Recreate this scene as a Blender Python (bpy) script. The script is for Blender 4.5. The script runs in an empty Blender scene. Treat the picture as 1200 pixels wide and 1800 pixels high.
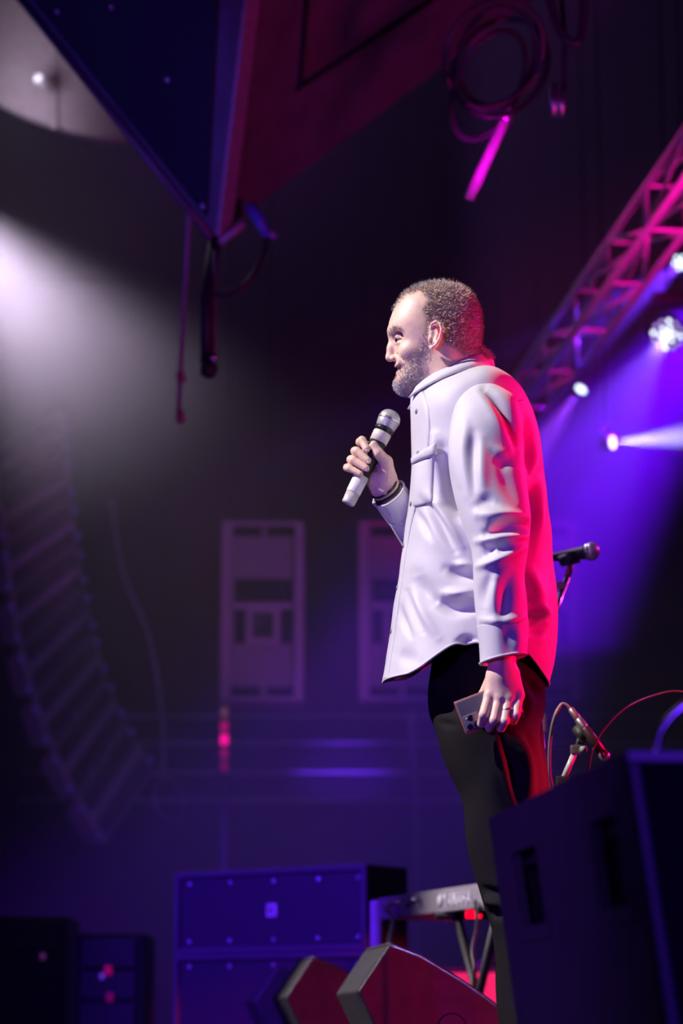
import bpy, bmesh, math, random
import numpy as np
from mathutils import Vector, Matrix, Euler
from mathutils.bvhtree import BVHTree

random.seed(7)
rng = np.random.default_rng(7)
scene = bpy.context.scene
col = scene.collection
PI = math.pi

# ------------------------------------------------------------------ camera
FPX = 4250.0                       # 85 mm on a 36 mm tall frame, 1800 px
CAM = Vector((0.0, 0.0, 0.20))     # stage floor is z = 0, camera in the pit beside the stage
PITCH = math.atan(900.0 / FPX)
cd = bpy.data.cameras.new('camera')
cam = bpy.data.objects.new('camera', cd)
col.objects.link(cam)
cam.location = CAM
cam.rotation_euler = (PI / 2 + PITCH, 0, 0)
cd.sensor_fit = 'VERTICAL'
cd.sensor_height = 36.0
cd.sensor_width = 24.0
cd.lens = 85.0
cd.clip_start = 0.05
cd.dof.use_dof = True
cd.dof.focus_distance = 5.30
cd.dof.aperture_fstop = 2.8
scene.camera = cam

# ------------------------------------------------------------------ world, exposure
w = bpy.data.worlds.new('world')
scene.world = w
w.use_nodes = True
w.node_tree.nodes['Background'].inputs[0].default_value = (0.30, 0.16, 0.60, 1)
w.node_tree.nodes['Background'].inputs[1].default_value = 0.010
vs = scene.view_settings
vs.view_transform = 'Standard'
vs.look = 'None'
vs.exposure = 0.0
vs.gamma = 1.0
vs.use_curve_mapping = False
cy = scene.cycles
cy.use_denoising = True
cy.max_bounces = 6
cy.diffuse_bounces = 2
cy.glossy_bounces = 2
cy.transmission_bounces = 4
cy.volume_bounces = 0
cy.volume_step_rate = 2.0
cy.volume_max_steps = 128
cy.transparent_max_bounces = 8
cy.sample_clamp_indirect = 4.0
cy.caustics_reflective = False
cy.caustics_refractive = False


def P(u, v, Y):
    """photo pixel -> the point of the vertical plane y = Y that it shows"""
    dx = (u - 600.0) / FPX
    dz = (900.0 - v) / FPX
    c, s = math.cos(PITCH), math.sin(PITCH)
    d = Vector((dx, c - s * dz, s + c * dz))
    t = Y / d.y
    return Vector((d.x * t, Y, CAM.z + d.z * t))


def proj(p):
    """points (n,3) -> pixels (n,2)"""
    p = np.asarray(p, float)
    c, s = math.cos(PITCH), math.sin(PITCH)
    x, y, z = p[..., 0], p[..., 1], p[..., 2] - CAM.z
    f = c * y + s * z
    up = -s * y + c * z
    return np.stack([600 + FPX * x / f, 900 - FPX * up / f], -1)


def spot(name, loc, target, energy, color, angle, blend=0.4, radius=0.05):
    l = bpy.data.lights.new(name, 'SPOT')
    l.energy = energy
    l.color = color
    l.spot_size = math.radians(angle)
    l.spot_blend = blend
    l.shadow_soft_size = radius
    o = bpy.data.objects.new(name, l)
    col.objects.link(o)
    o.location = loc
    o.rotation_euler = (Vector(target) - Vector(loc)).to_track_quat('-Z', 'Y').to_euler()
    return o


def point(name, loc, energy, color, radius=0.1):
    l = bpy.data.lights.new(name, 'POINT')
    l.energy = energy
    l.color = color
    l.shadow_soft_size = radius
    o = bpy.data.objects.new(name, l)
    col.objects.link(o)
    o.location = loc
    return o


MAN = Vector((0.28, 5.3, 1.2))
# front-of-house follow spot on the speaker, from the hall (left) and high up
spot('key_followspot', (-6.2, 3.5, 7.4), (0.30, 5.3, 1.34), 5400, (1.0, 0.93, 0.87), 14.0, 0.35, 0.03)
# white light from the hall side over the back line
spot('backline_white', (-5.0, 8.4, 4.6), (0.15, 7.2, 0.45), 2400, (1.0, 0.86, 0.92), 17, 0.6, 0.05)
# red wash from the far wing, behind the speaker's back
spot('red_low', (3.6, 5.2, 0.62), (0.45, 5.25, 0.62), 3800, (1.0, 0.01, 0.03), 9, 0.5, 0.05)  # extra narrow lamp added to boost the red on the trouser legs
spot('red_wash', (4.9, 5.15, 1.5), (0.3, 5.5, 0.95), 1350, (1.0, 0.0, 0.10), 26, 0.5, 0.10)
# low red light from the wing onto the row of wedges
spot('red_side_wash', (3.0, 3.2, 0.30), (0.30, 6.5, 0.25), 420, (1.0, 0.0, 0.04), 20, 0.6, 0.05)
# magenta back light from the truss end
spot('magenta_wash', (4.5, 8.5, 3.4), (0.2, 6.6, 1.2), 380, (1.0, 0.03, 0.70), 48, 0.6, 0.12)
spot('mic_violet', (-1.6, 8.6, 4.2), P(1020, 975, 6.48), 900, (0.75, 0.5, 1.0), 5, 0.5, 0.03)  # narrow lamp added to brighten the vocal microphone
spot('magenta_tube', (0.25, 6.2, 2.0), P(862, 265, 8.27), 420, (1.0, 0.0, 0.95), 8, 0.6, 0.05)  # narrow lamp added to turn the hanging tube bright magenta
# magenta light from the wing up onto the hung gear
spot('magenta_up', (2.6, 5.2, 1.0), (0.35, 8.6, 3.2), 150, (1.0, 0.02, 0.46), 46, 0.6, 0.35)
# violet fill lamp added low on the hall side to tint the shadows
spot('violet_fill', (-3.0, 1.2, 0.9), (0.3, 5.6, 1.3), 360, (0.22, 0.06, 1.0), 58, 0.6, 0.3)
# blue lamp added to lift the dark face of the hung cabinet
spot('blue_up', (-3.6, 6.0, 0.4), P(230, 150, 9.0), 420, (0.12, 0.06, 1.0), 24, 0.7, 0.2)
# unseen lamp added high at the back for a dim violet ambience
point('violet_ambience', (-1.0, 16.5, 6.8), 62, (0.42, 0.15, 0.95), 0.3)
# violet lamp added in the wing to colour the hanging towers
spot('tower_violet', (2.4, 11.0, 0.3), P(500, 1075, 15.0), 420, (0.75, 0.12, 1.0), 17, 0.7, 0.2)
# blue wash over the back line
spot('blue_wash', (-4.2, 6.0, 3.2), (-0.3, 9.8, 0.5), 2600, (0.10, 0.01, 1.0), 30, 0.6, 0.2)
# blue light from the pit on the near cabinet's front
spot('blue_pit', (1.9, -0.8, 1.9), (0.62, 3.0, 0.5), 650, (0.12, 0.02, 1.0), 20, 0.6, 0.1)

# ------------------------------------------------------------------ materials
MATS = {}


def mat(name, color, rough=0.6, metal=0.0, var=0.12, scale=30.0, bump=0.0, bscale=200.0, emit=None, estr=0.0,
        spec=0.5, sheen=0.0, attr=None, sss=0.0, coat=0.0):
    if name in MATS:
        return MATS[name]
    m = bpy.data.materials.new(name)
    m.use_nodes = True
    nt = m.node_tree
    b = nt.nodes['Principled BSDF']
    b.inputs['Roughness'].default_value = rough
    b.inputs['Metallic'].default_value = metal
    b.inputs['Specular IOR Level'].default_value = spec
    if sheen:
        b.inputs['Sheen Weight'].default_value = sheen
        b.inputs['Sheen Roughness'].default_value = 0.4
    if coat:
        b.inputs['Coat Weight'].default_value = coat
        b.inputs['Coat Roughness'].default_value = 0.1
    if sss:
        b.inputs['Subsurface Weight'].default_value = sss
        b.inputs['Subsurface Radius'].default_value = (0.012, 0.004, 0.002)
    tc = nt.nodes.new('ShaderNodeTexCoord')
    n = nt.nodes.new('ShaderNodeTexNoise')
    n.inputs['Scale'].default_value = scale
    n.inputs['Detail'].default_value = 4.0
    nt.links.new(tc.outputs['Object'], n.inputs['Vector'])
    r = nt.nodes.new('ShaderNodeValToRGB')
    c0 = [max(0, x * (1 - var)) for x in color]
    c1 = [min(1, x * (1 + var)) for x in color]
    r.color_ramp.elements[0].position = 0.3
    r.color_ramp.elements[1].position = 0.7
    r.color_ramp.elements[0].color = (*c0, 1)
    r.color_ramp.elements[1].color = (*c1, 1)
    nt.links.new(n.outputs['Fac'], r.inputs['Fac'])
    out = r.outputs['Color']
    if attr:                                   # a mesh colour attribute (the thing's own colouring)
        a = nt.nodes.new('ShaderNodeVertexColor')
        a.layer_name = attr
        mx = nt.nodes.new('ShaderNodeMixRGB')
        mx.blend_type = 'MULTIPLY'
        mx.inputs['Fac'].default_value = 1.0
        nt.links.new(out, mx.inputs['Color1'])
        nt.links.new(a.outputs['Color'], mx.inputs['Color2'])
        out = mx.outputs['Color']
    nt.links.new(out, b.inputs['Base Color'])
    if bump:
        n2 = nt.nodes.new('ShaderNodeTexNoise')
        n2.inputs['Scale'].default_value = bscale
        n2.inputs['Detail'].default_value = 3.0
        nt.links.new(tc.outputs['Object'], n2.inputs['Vector'])
        bp = nt.nodes.new('ShaderNodeBump')
        bp.inputs['Strength'].default_value = bump
        bp.inputs['Distance'].default_value = 0.002
        nt.links.new(n2.outputs['Fac'], bp.inputs['Height'])
        nt.links.new(bp.outputs['Normal'], b.inputs['Normal'])
    if emit:
        b.inputs['Emission Color'].default_value = (*emit, 1)
        b.inputs['Emission Strength'].default_value = estr
    MATS[name] = m
    return m


def weave_mat(name, color, rough=0.6, size=0.004, sheen=0.2, spec=0.5):
    """woven cloth / perforated grille: wave bump in two directions"""
    m = mat(name, color, rough, 0, 0.06, 14.0, sheen=sheen, spec=spec)
    nt = m.node_tree
    tc = nt.nodes.new('ShaderNodeTexCoord')
    v = nt.nodes.new('ShaderNodeTexVoronoi')
    v.inputs['Scale'].default_value = 1.0 / size
    v.inputs['Randomness'].default_value = 0.15
    nt.links.new(tc.outputs['Object'], v.inputs['Vector'])
    bp = nt.nodes.new('ShaderNodeBump')
    bp.inputs['Strength'].default_value = 0.25
    bp.inputs['Distance'].default_value = 0.001
    nt.links.new(v.outputs['Distance'], bp.inputs['Height'])
    nt.links.new(bp.outputs['Normal'], nt.nodes['Principled BSDF'].inputs['Normal'])
    return m


M_black = mat('matt black paint', (0.018, 0.018, 0.020), 0.55, bump=0.3)
M_tex = mat('textured black cabinet paint', (0.075, 0.070, 0.078), 0.50, bump=0.9, bscale=350)
M_wedge = mat('scuffed black wedge paint', (0.045, 0.042, 0.045), 0.42, var=0.35, scale=18, bump=0.8, bscale=300)
M_grey = mat('grey painted metal', (0.30, 0.30, 0.32), 0.45)
M_alu = mat('brushed aluminium', (0.62, 0.62, 0.65), 0.32, 0.9, bump=0.2)
M_truss = mat('pale truss tube', (0.60, 0.58, 0.60), 0.5, 0.1)
M_chrome = mat('chrome tube', (0.75, 0.75, 0.78), 0.18, 1.0)
M_rubber = mat('black rubber cable', (0.020, 0.020, 0.024), 0.42)
M_grille = weave_mat('perforated steel grille', (0.030, 0.028, 0.036), 0.55, 0.008, 0.0)
M_dark = mat('dark hall plaster', (0.030, 0.026, 0.034), 0.9)
M_hole = mat('black recess', (0.004, 0.004, 0.005), 0.9)
M_white = mat('white plastic', (0.75, 0.74, 0.72), 0.4)
M_pale = mat('pale grey cabinet paint', (0.16, 0.14, 0.16), 0.6)

# ------------------------------------------------------------------ mesh helpers


class MB:
    """collects shapes; build() links them as one mesh object"""

    def __init__(s):
        s.v, s.f = [], []

    def add(s, vs_, fs):
        o = len(s.v)
        s.v += [tuple(x) for x in vs_]
        s.f += [tuple(i + o for i in f) for f in fs]
        return s

    def box(s, c, d, rot=None, axes=None):
        h = [x / 2 for x in d]
        ps = [Vector((sx * h[0], sy * h[1], sz * h[2])) for sz in (-1, 1) for sy in (-1, 1) for sx in (-1, 1)]
        if rot is not None:
            ps = [rot @ p for p in ps]
        if axes is not None:
            ps = [axes[0] * p.x + axes[1] * p.y + axes[2] * p.z for p in ps]
        return s.hexa([Vector(c) + p for p in ps])

    def hexa(s, ps):
        return s.add(ps, [(0, 2, 3, 1), (4, 5, 7, 6), (0, 1, 5, 4), (2, 6, 7, 3), (0, 4, 6, 2), (1, 3, 7, 5)])

    def bbox(s, c, d, bev=0.01, rot=None):
        """bevelled box"""
        bm = bmesh.new()
        bmesh.ops.create_cube(bm, size=1.0)
        bmesh.ops.scale(bm, vec=d, verts=bm.verts)
        bmesh.ops.bevel(bm, geom=list(bm.edges), offset=bev, segments=2, affect='EDGES', profile=0.7)
        bm.verts.index_update()
        ps = [v.co.copy() for v in bm.verts]
        if rot is not None:
            ps = [rot @ p for p in ps]
        fs = [[v.index for v in f.verts] for f in bm.faces]
        bm.free()
        return s.add([Vector(c) + p for p in ps], fs)

    def tube(s, pts, r, n=8, cap=True, closed=False):
        pts = [Vector(p) for p in pts]
        m = len(pts)
        rs = r if isinstance(r, (list, tuple)) else [r] * m
        o = len(s.v)
        prev = None
        for i, p in enumerate(pts):
            if closed:
                t = (pts[(i + 1) % m] - pts[i - 1])
            else:
                t = pts[min(i + 1, m - 1)] - pts[max(i - 1, 0)]
            t = t.normalized() if t.length > 1e-9 else Vector((0, 0, 1))
            if prev is None:
                a = t.orthogonal().normalized()
            else:
                a = prev - t * prev.dot(t)
                a = a.normalized() if a.length > 1e-6 else t.orthogonal().normalized()
            prev = a
            b = t.cross(a)
            for k in range(n):
                an = 2 * PI * k / n
                s.v.append(tuple(p + (a * math.cos(an) + b * math.sin(an)) * rs[i]))
        for i in range(m if closed else m - 1):
            j = (i + 1) % m
            for k in range(n):
                l = (k + 1) % n
                s.f.append((o + i * n + k, o + i * n + l, o + j * n + l, o + j * n + k))
        if cap and not closed:
            s.f.append(tuple(o + k for k in range(n))[::-1])
            s.f.append(tuple(o + (m - 1) * n + k for k in range(n)))
        return s

    def lathe(s, prof, origin, axis, n=24):
        """prof: (r, h) pairs along axis"""
        axis = Vector(axis).normalized()
        a = axis.orthogonal().normalized()
        b = axis.cross(a)
        o = len(s.v)
        for r, h in prof:
            for k in range(n):
                an = 2 * PI * k / n
                s.v.append(tuple(Vector(origin) + axis * h + (a * math.cos(an) + b * math.sin(an)) * max(r, 1e-5)))
        for i in range(len(prof) - 1):
            for k in range(n):
                l = (k + 1) % n
                s.f.append((o + i * n + k, o + i * n + l, o + (i + 1) * n + l, o + (i + 1) * n + k))
        s.f.append(tuple(o + k for k in range(n))[::-1])
        s.f.append(tuple(o + (len(prof) - 1) * n + k for k in range(n)))
        return s

    def prism(s, poly, d):
        """closed polygon (3-D points) swept by vector d"""
        n = len(poly)
        a = [Vector(p) for p in poly]
        b = [p + Vector(d) for p in a]
        fs = [tuple(range(n))[::-1], tuple(range(n, 2 * n))]
        fs += [(i, (i + 1) % n, n + (i + 1) % n, n + i) for i in range(n)]
        return s.add(a + b, fs)

    def grid(s, g, closed_u=False):
        """g: rows of points"""
        R, C = len(g), len(g[0])
        o = len(s.v)
        for row in g:
            s.v += [tuple(p) for p in row]
        for i in range(R - 1):
            for j in range(C if closed_u else C - 1):
                k = (j + 1) % C
                s.f.append((o + i * C + j, o + i * C + k, o + (i + 1) * C + k, o + (i + 1) * C + j))
        return s

    def build(s, name, m, parent=None, smooth=False, bevel=0.0, solid=0.0):
        return link(name, s.v, s.f, m, parent, smooth, bevel, solid)


BASE = {}


def link(name, V, F, m, parent=None, smooth=False, bevel=0.0, solid=0.0):
    me = bpy.data.meshes.new(name)
    V = np.asarray(V, float)
    root = parent
    while root is not None and root.parent is not None:
        root = root.parent
    base = BASE.get(root.name) if root is not None else None
    if base is not None:
        V = V - np.array(base)
    me.from_pydata(V.tolist(), [], F if isinstance(F, list) else F.tolist())
    me.validate()
    me.update()
    bm = bmesh.new()
    bm.from_mesh(me)
    bmesh.ops.recalc_face_normals(bm, faces=bm.faces)
    bm.to_mesh(me)
    bm.free()
    if smooth:
        me.polygons.foreach_set('use_smooth', [True] * len(me.polygons))
    me.materials.append(m)
    o = bpy.data.objects.new(name, me)
    col.objects.link(o)
    o.parent = parent
    if solid:
        md = o.modifiers.new('thickness', 'SOLIDIFY')
        md.thickness = solid
        md.offset = -1
    if bevel:
        md = o.modifiers.new('bevel', 'BEVEL')
        md.width = bevel
        md.segments = 2
        md.limit_method = 'ANGLE'
    return o


def tag(o, label, cat, group=None, kind=None):
    o['label'] = label
    o['category'] = cat
    if group:
        o['group'] = group
    if kind:
        o['kind'] = kind
    return o


def thing(name, label, cat, base=(0, 0, 0), group=None, rot=None, local=False):
    """Empty at the thing's base; parts are given in world coordinates unless local"""
    o = bpy.data.objects.new(name, None)
    o.empty_display_size = 0.1
    col.objects.link(o)
    o.location = base
    if rot is not None:
        o.rotation_euler = rot
    if not local:
        BASE[o.name] = tuple(base)
    return tag(o, label, cat, group)


def solo(name, mb, m, label, cat, group=None, base=None, **kw):
    """a thing that is one mesh, its origin at its base"""
    V = np.asarray(mb.v, float)
    b = V.mean(0) if base is None else np.array(base, float)
    if base is None:
        b[2] = V[:, 2].min()
    o = link(name, V - b, mb.f, m, None, **kw)
    o.location = b
    return tag(o, label, cat, group)


def struct(name, mb, m, label=None, parent=None, **kw):
    o = mb.build(name, m, parent, **kw)
    if parent is None:
        o['kind'] = 'structure'
    if label:
        o['label'] = label
    return o


def copy_tree(o, parent=None):
    c = o.copy()
    col.objects.link(c)
    c.parent = parent
    if o.name in BASE:
        BASE[c.name] = BASE[o.name]
    for ch in list(o.children):
        copy_tree(ch, c)
    return c


def catmull(pts, n=8, closed=False):
    p = [np.asarray(q, float) for q in pts]
    out = []
    m = len(p)
    for i in range(m if closed else m - 1):
        p0 = p[(i - 1) % m] if closed or i > 0 else 2 * p[0] - p[1]
        p1 = p[i]
        p2 = p[(i + 1) % m]
        p3 = p[(i + 2) % m] if closed or i + 2 < m else 2 * p[-1] - p[-2]
        for k in range(n):
            t = k / n
            out.append(0.5 * (2 * p1 + (p2 - p0) * t + (2 * p0 - 5 * p1 + 4 * p2 - p3) * t * t + (3 * p1 - p0 - 3 * p2 + p3) * t ** 3))
    if not closed:
        out.append(p[-1])
    return out


def cable(pts, r, n=6, seg=8):
    return MB().tube([Vector(q) for q in catmull(pts, seg)], r, n)


# stage axes: D runs across the stage away from the camera, E along it to the right
D = Vector((-0.108, 0.994, 0.0)).normalized()
E = Vector((D.y, -D.x, 0.0))
UP = Vector((0, 0, 1))

# ------------------------------------------------------------------ the room
struct('floor', MB().box((0, 7, -1.45), (22, 36, 0.1)), M_dark, 'dark hall floor below the stage')
struct('ceiling', MB().box((0, 7, 8.05), (22, 36, 0.1)), M_dark, 'dark hall ceiling')
struct('wall_back', MB().box((0, 25.1, 3.3), (22, 0.2, 9.4)), M_dark, 'dark far wall of the hall')
struct('wall_left', MB().box((-11.1, 7, 3.3), (0.2, 36, 9.4)), M_dark, 'dark side wall of the hall')
struct('wall_right', MB().box((11.1, 7, 3.3), (0.2, 36, 9.4)), M_dark, 'dark wall behind the stage')
struct('wall_front', MB().box((0, -11.1, 3.3), (22, 0.2, 9.4)), M_dark, 'dark hall wall behind the photographer')
struct('stage_floor', MB().box((4.6, 9.7, -0.70), (11.4, 14.6, 1.38)), M_black, 'black stage deck')

# curved balcony front, upper corner
fas = MB()
arc = []
for k in range(25):
    t = k / 24
    u = -160 + 460 * t
    v = 172 + 98 * (1 - math.exp(-(u + 20) / 110.0)) if u > -20 else 172 - (-20 - u) * 0.9 - 18
    arc.append(P(u, v, 13.0 + 0.9 * (t - 0.45) ** 2 * 4))
g = [[p + UP * h for p in arc] for h in (0, 0.03, 0.5, 1.2, 2.2)]
fas.grid(g)
M_fascia = mat('pale painted balcony front', (0.42, 0.38, 0.42), 0.7)
fo = struct('balcony_wall', fas, M_fascia, 'pale curved balcony front under the ceiling', smooth=True, solid=0.12)
pst = P(93, 80, 12.85)
struct('balcony_post', MB().tube([P(93, -60, 12.9), P(95, 228, 12.9)], 0.022, 10), M_fascia, None, fo)
lp = P(67, 137, 12.6)
tl = thing('wall_lamp', 'small white lamp on the pale curved balcony front', 'lamp', lp)
MB().lathe([(0.0, 0), (0.03, 0.01), (0.035, 0.06), (0.0, 0.07)], lp, (0.3, 0.9, -0.3), 12).build('housing', M_grey, tl)
MB().lathe([(0.0, -0.012), (0.02, -0.01), (0.026, 0.0), (0.0, 0.002)], lp, (0.3, 0.9, -0.3), 12).build(
    'bulb', mat('lit lamp glass', (0.9, 0.9, 1.0), 0.4, emit=(0.8, 0.75, 1.0), estr=0.6), tl)
point('balcony_lamp_light', P(30, 150, 12.2), 14, (0.95, 0.78, 1.0), 0.08)

# ================================================================== the person
Y0 = 5.30


def W(u, v, dy=0.0):
    return np.array(P(u, v, Y0 + dy))


class Field:
    """signed field on a rectilinear grid, meshed with surface nets"""

    def __init__(s, xs, ys, zs):
        s.x, s.y, s.z = (np.asarray(a, np.float32) for a in (xs, ys, zs))
        s.F = np.full((len(s.x), len(s.y), len(s.z)), 0.2, np.float32)

    def sl(s, lo, hi):
        r = []
        for a, l, h in zip((s.x, s.y, s.z), lo, hi):
            r.append(slice(max(0, int(np.searchsorted(a, l)) - 1), min(len(a), int(np.searchsorted(a, h)) + 1)))
        return tuple(r)

    def put(s, fun, lo, hi, k=0.004, sub=False):
        q = s.sl(lo, hi)
        X = s.x[q[0]][:, None, None]
        Y = s.y[q[1]][None, :, None]
        Z = s.z[q[2]][None, None, :]
        if X.size * Y.size * Z.size == 0:
            return
        d = fun(X, Y, Z).astype(np.float32)
        a = s.F[q]
        if sub:
            d = -d
            h = np.maximum(k - np.abs(a - d), 0) / k
            s.F[q] = np.maximum(a, d) + h * h * k * 0.25
        else:
            h = np.maximum(k - np.abs(a - d), 0) / k
            s.F[q] = np.minimum(a, d) - h * h * k * 0.25

    def cones(s, pts, rs, k=0.004, inner=0.003, sub=False, flat=None):
        """chain of round cones"""
        pts = [np.asarray(p, float) for p in pts]
        R = max(rs) + 0.02
        lo = np.min(pts, 0) - R
        hi = np.max(pts, 0) + R

        def fun(X, Y, Z):
            out = None
            for a, b, r0, r1 in zip(pts[:-1], pts[1:], rs[:-1], rs[1:]):
                ab = b - a
                L = float(ab @ ab) + 1e-12
                px, py, pz = X - a[0], Y - a[1], Z - a[2]
                t = np.clip((px * ab[0] + py * ab[1] + pz * ab[2]) / L, 0, 1)
                d = np.sqrt((px - t * ab[0]) ** 2 + (py - t * ab[1]) ** 2 + (pz - t * ab[2]) ** 2) - (r0 + (r1 - r0) * t)
                if out is None:
                    out = d
                else:
                    h = np.maximum(inner - np.abs(out - d), 0) / inner
                    out = np.minimum(out, d) - h * h * inner * 0.25
            return out
        s.put(fun, lo, hi, k, sub)

    def ell(s, c, r, k=0.004, sub=False, rot=None):
        c = np.asarray(c, float)
        r = np.asarray(r, float)
        R = np.full(3, r.max() + 0.02)
        Mx = np.array(rot.to_matrix()).T if rot is not None else np.eye(3)

        def fun(X, Y, Z):
            px, py, pz = X - c[0], Y - c[1], Z - c[2]
            q = [(Mx[i, 0] * px + Mx[i, 1] * py + Mx[i, 2] * pz) for i in range(3)]
            k0 = np.sqrt(sum((q[i] / r[i]) ** 2 for i in range(3)))
            k1 = np.sqrt(sum((q[i] / r[i] ** 2) ** 2 for i in range(3))) + 1e-9
            return k0 * (k0 - 1) / k1
        s.put(fun, c - R, c + R, k, sub)

    def mesh(s):
        F = s.F
        S = F < 0
        n = np.zeros(tuple(a - 1 for a in F.shape), np.int8)
        for dx in (0, 1):
            for dy in (0, 1):
                for dz in (0, 1):
                    n += S[dx:F.shape[0] - 1 + dx, dy:F.shape[1] - 1 + dy, dz:F.shape[2] - 1 + dz]
        idx = np.argwhere((n > 0) & (n < 8))
        shp = n.shape
        lin = np.ravel_multi_index(idx.T, shp)
        acc = np.zeros((len(idx), 3))
        cnt = np.zeros(len(idx))
        A = (s.x, s.y, s.z)
        corners = [(a, b, c) for a in (0, 1) for b in (0, 1) for c in (0, 1)]
        for a in corners:
            for ax in range(3):
                if a[ax]:
                    continue
                b = list(a)
                b[ax] = 1
                ia = idx + np.array(a)
                ib = idx + np.array(b)
                fa = F[ia[:, 0], ia[:, 1], ia[:, 2]]
                fb = F[ib[:, 0], ib[:, 1], ib[:, 2]]
                m = (fa < 0) != (fb < 0)
                t = np.where(m, fa / (fa - fb + 1e-12), 0)
                pa = np.stack([A[i][ia[:, i]] for i in range(3)], 1)
                pb = np.stack([A[i][ib[:, i]] for i in range(3)], 1)
                acc += np.where(m[:, None], pa + (pb - pa) * t[:, None], 0)
                cnt += m
        V = acc / cnt[:, None]
        faces = []
        for ax in range(3):
            o1, o2 = [(1, 2), (2, 0), (0, 1)][ax]
            sa = [slice(1, -1)] * 3
            sb = [slice(1, -1)] * 3
            sa[ax] = slice(0, -1)
            sb[ax] = slice(1, None)
            a = S[tuple(sa)]
            b = S[tuple(sb)]
            e = np.argwhere(a != b)
            flip = a[e[:, 0], e[:, 1], e[:, 2]]
            off = np.ones(3, int)
            off[ax] = 0
            e = e + off
            quad = []
            for d1, d2 in ((-1, -1), (0, -1), (0, 0), (-1, 0)):
                c = e.copy()
                c[:, o1] += d1
                c[:, o2] += d2
                ok = np.ravel_multi_index(c.T, shp, mode='clip')
                quad.append(np.minimum(np.searchsorted(lin, ok), len(lin) - 1))
            q = np.stack(quad, 1)
            q[~flip] = q[~flip][:, ::-1]
            faces.append(q)
        return V, np.concatenate(faces)


def seg(*parts):
    out = []
    for a, b, st in parts:
        out.append(np.arange(a, b, st))
    return np.concatenate(out)


fld = Field(seg((0.0, 0.54, 0.0021)),
            seg((Y0 - 0.34, Y0 - 0.20, 0.0023), (Y0 - 0.20, Y0 - 0.10, 0.006), (Y0 - 0.10, Y0 + 0.14, 0.0021), (Y0 + 0.14, Y0 + 0.34, 0.007)),
            seg((0.0, 0.80, 0.012), (0.80, 1.06, 0.0021), (1.06, 1.32, 0.010), (1.32, 1.90, 0.0021)))

# ---- head: a profile swept to a head's width, then features
hc = W(765, 590)
KX = np.linalg.norm(proj(hc + [0.01, 0, 0]) - proj(hc)) / 0.01
KZ = np.linalg.norm(proj(hc + [0, 0, 0.01]) - proj(hc)) / 0.01
prof = [(681, 584), (684, 566), (690, 550), (699, 532), (714, 516), (735, 505), (760, 499), (785, 499), (808, 505),
        (826, 517), (838, 535), (844, 558), (844, 585), (841, 610), (838, 632), (842, 670), (850, 720), (748, 740),
        (738, 716), (733, 700), (719, 696), (708, 693), (699, 689), (693, 682), (691, 674), (694, 667), (698, 661), (698, 654),
        (700, 649), (696, 645), (694, 638), (694, 628), (692, 612), (688, 600), (683, 592)]
prof = np.array(catmull(prof, 5, True))


def poly_sdf(px, pz, poly):
    d = np.full(px.shape, 1e9)
    ins = np.zeros(px.shape, bool)
    n = len(poly)
    for i in range(n):
        a = poly[i]
        b = poly[(i + 1) % n]
        ab = b - a
        t = np.clip(((px - a[0]) * ab[0] + (pz - a[1]) * ab[1]) / (ab @ ab + 1e-9), 0, 1)
        d = np.minimum(d, (px - a[0] - t * ab[0]) ** 2 + (pz - a[1] - t * ab[1]) ** 2)
        c = ((a[1] <= pz) != (b[1] <= pz)) & (px < a[0] + (pz - a[1]) / (b[1] - a[1] + 1e-12) * ab[0])
        ins ^= c
    d = np.sqrt(d)
    return np.where(ins, d, -d)


def blur(a, n):
    for ax in (0, 1):
        for _ in range(2):
            p = np.pad(a, [(n, n) if i == ax else (0, 0) for i in range(2)], mode='edge')
            c = np.cumsum(p, ax)
            c = np.concatenate([np.zeros_like(np.take(c, [0], ax)), c], ax)
            L = a.shape[ax]
            a = (np.take(c, range(2 * n + 1, 2 * n + 1 + L), ax) - np.take(c, range(0, L), ax)) / (2 * n + 1)
    return a


def sst(a, b, x):
    t = np.clip((x - a) / (b - a), 0, 1)
    return t * t * (3 - 2 * t)


def head_fun(X, Y, Z):
    u = 765 + (X[:, 0, 0] - hc[0]) * KX
    v = 590 - (Z[0, 0, :] - hc[2]) * KZ
    U, Vv = np.meshgrid(u, v, indexing='ij')
    d = poly_sdf(U, Vv, prof)
    db = blur(d, 5)
    wgt = sst(2, 16, d)
    d = d * (1 - wgt) + db * wgt
    Dp = 64.0 - 12 * sst(600, 680, Vv)
    wm = 0.0765 - 0.014 * sst(588, 650, Vv) * (1 - sst(735, 800, U)) - 0.010 * sst(640, 700, Vv) * (1 - sst(720, 780, U))
    wm = wm - 0.006 * sst(520, 500, Vv)
    wm = wm * (1 - 0.10 * sst(600, 650, Vv) * sst(770, 810, U))
    e = np.clip((Dp - d) / Dp, 0, 5)[:, None, :]
    hy = (np.abs(Y - Y0) / 1.0)
    r = (e ** 2.15 + (hy / wm[:, None, :]) ** 2.15) ** (1 / 2.15)
    return (r - 1) * wm[:, None, :]


fld.put(head_fun, W(650, 760) - [0, 0.11, 0], W(880, 470) + [0, 0.11, 0], 0.004)
fld.cones([W(803, 640), W(798, 760)], [0.058, 0.068], 0.02)                       # neck
fld.cones([W(845, 640), W(852, 700)], [0.030, 0.04], 0.02)
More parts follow.
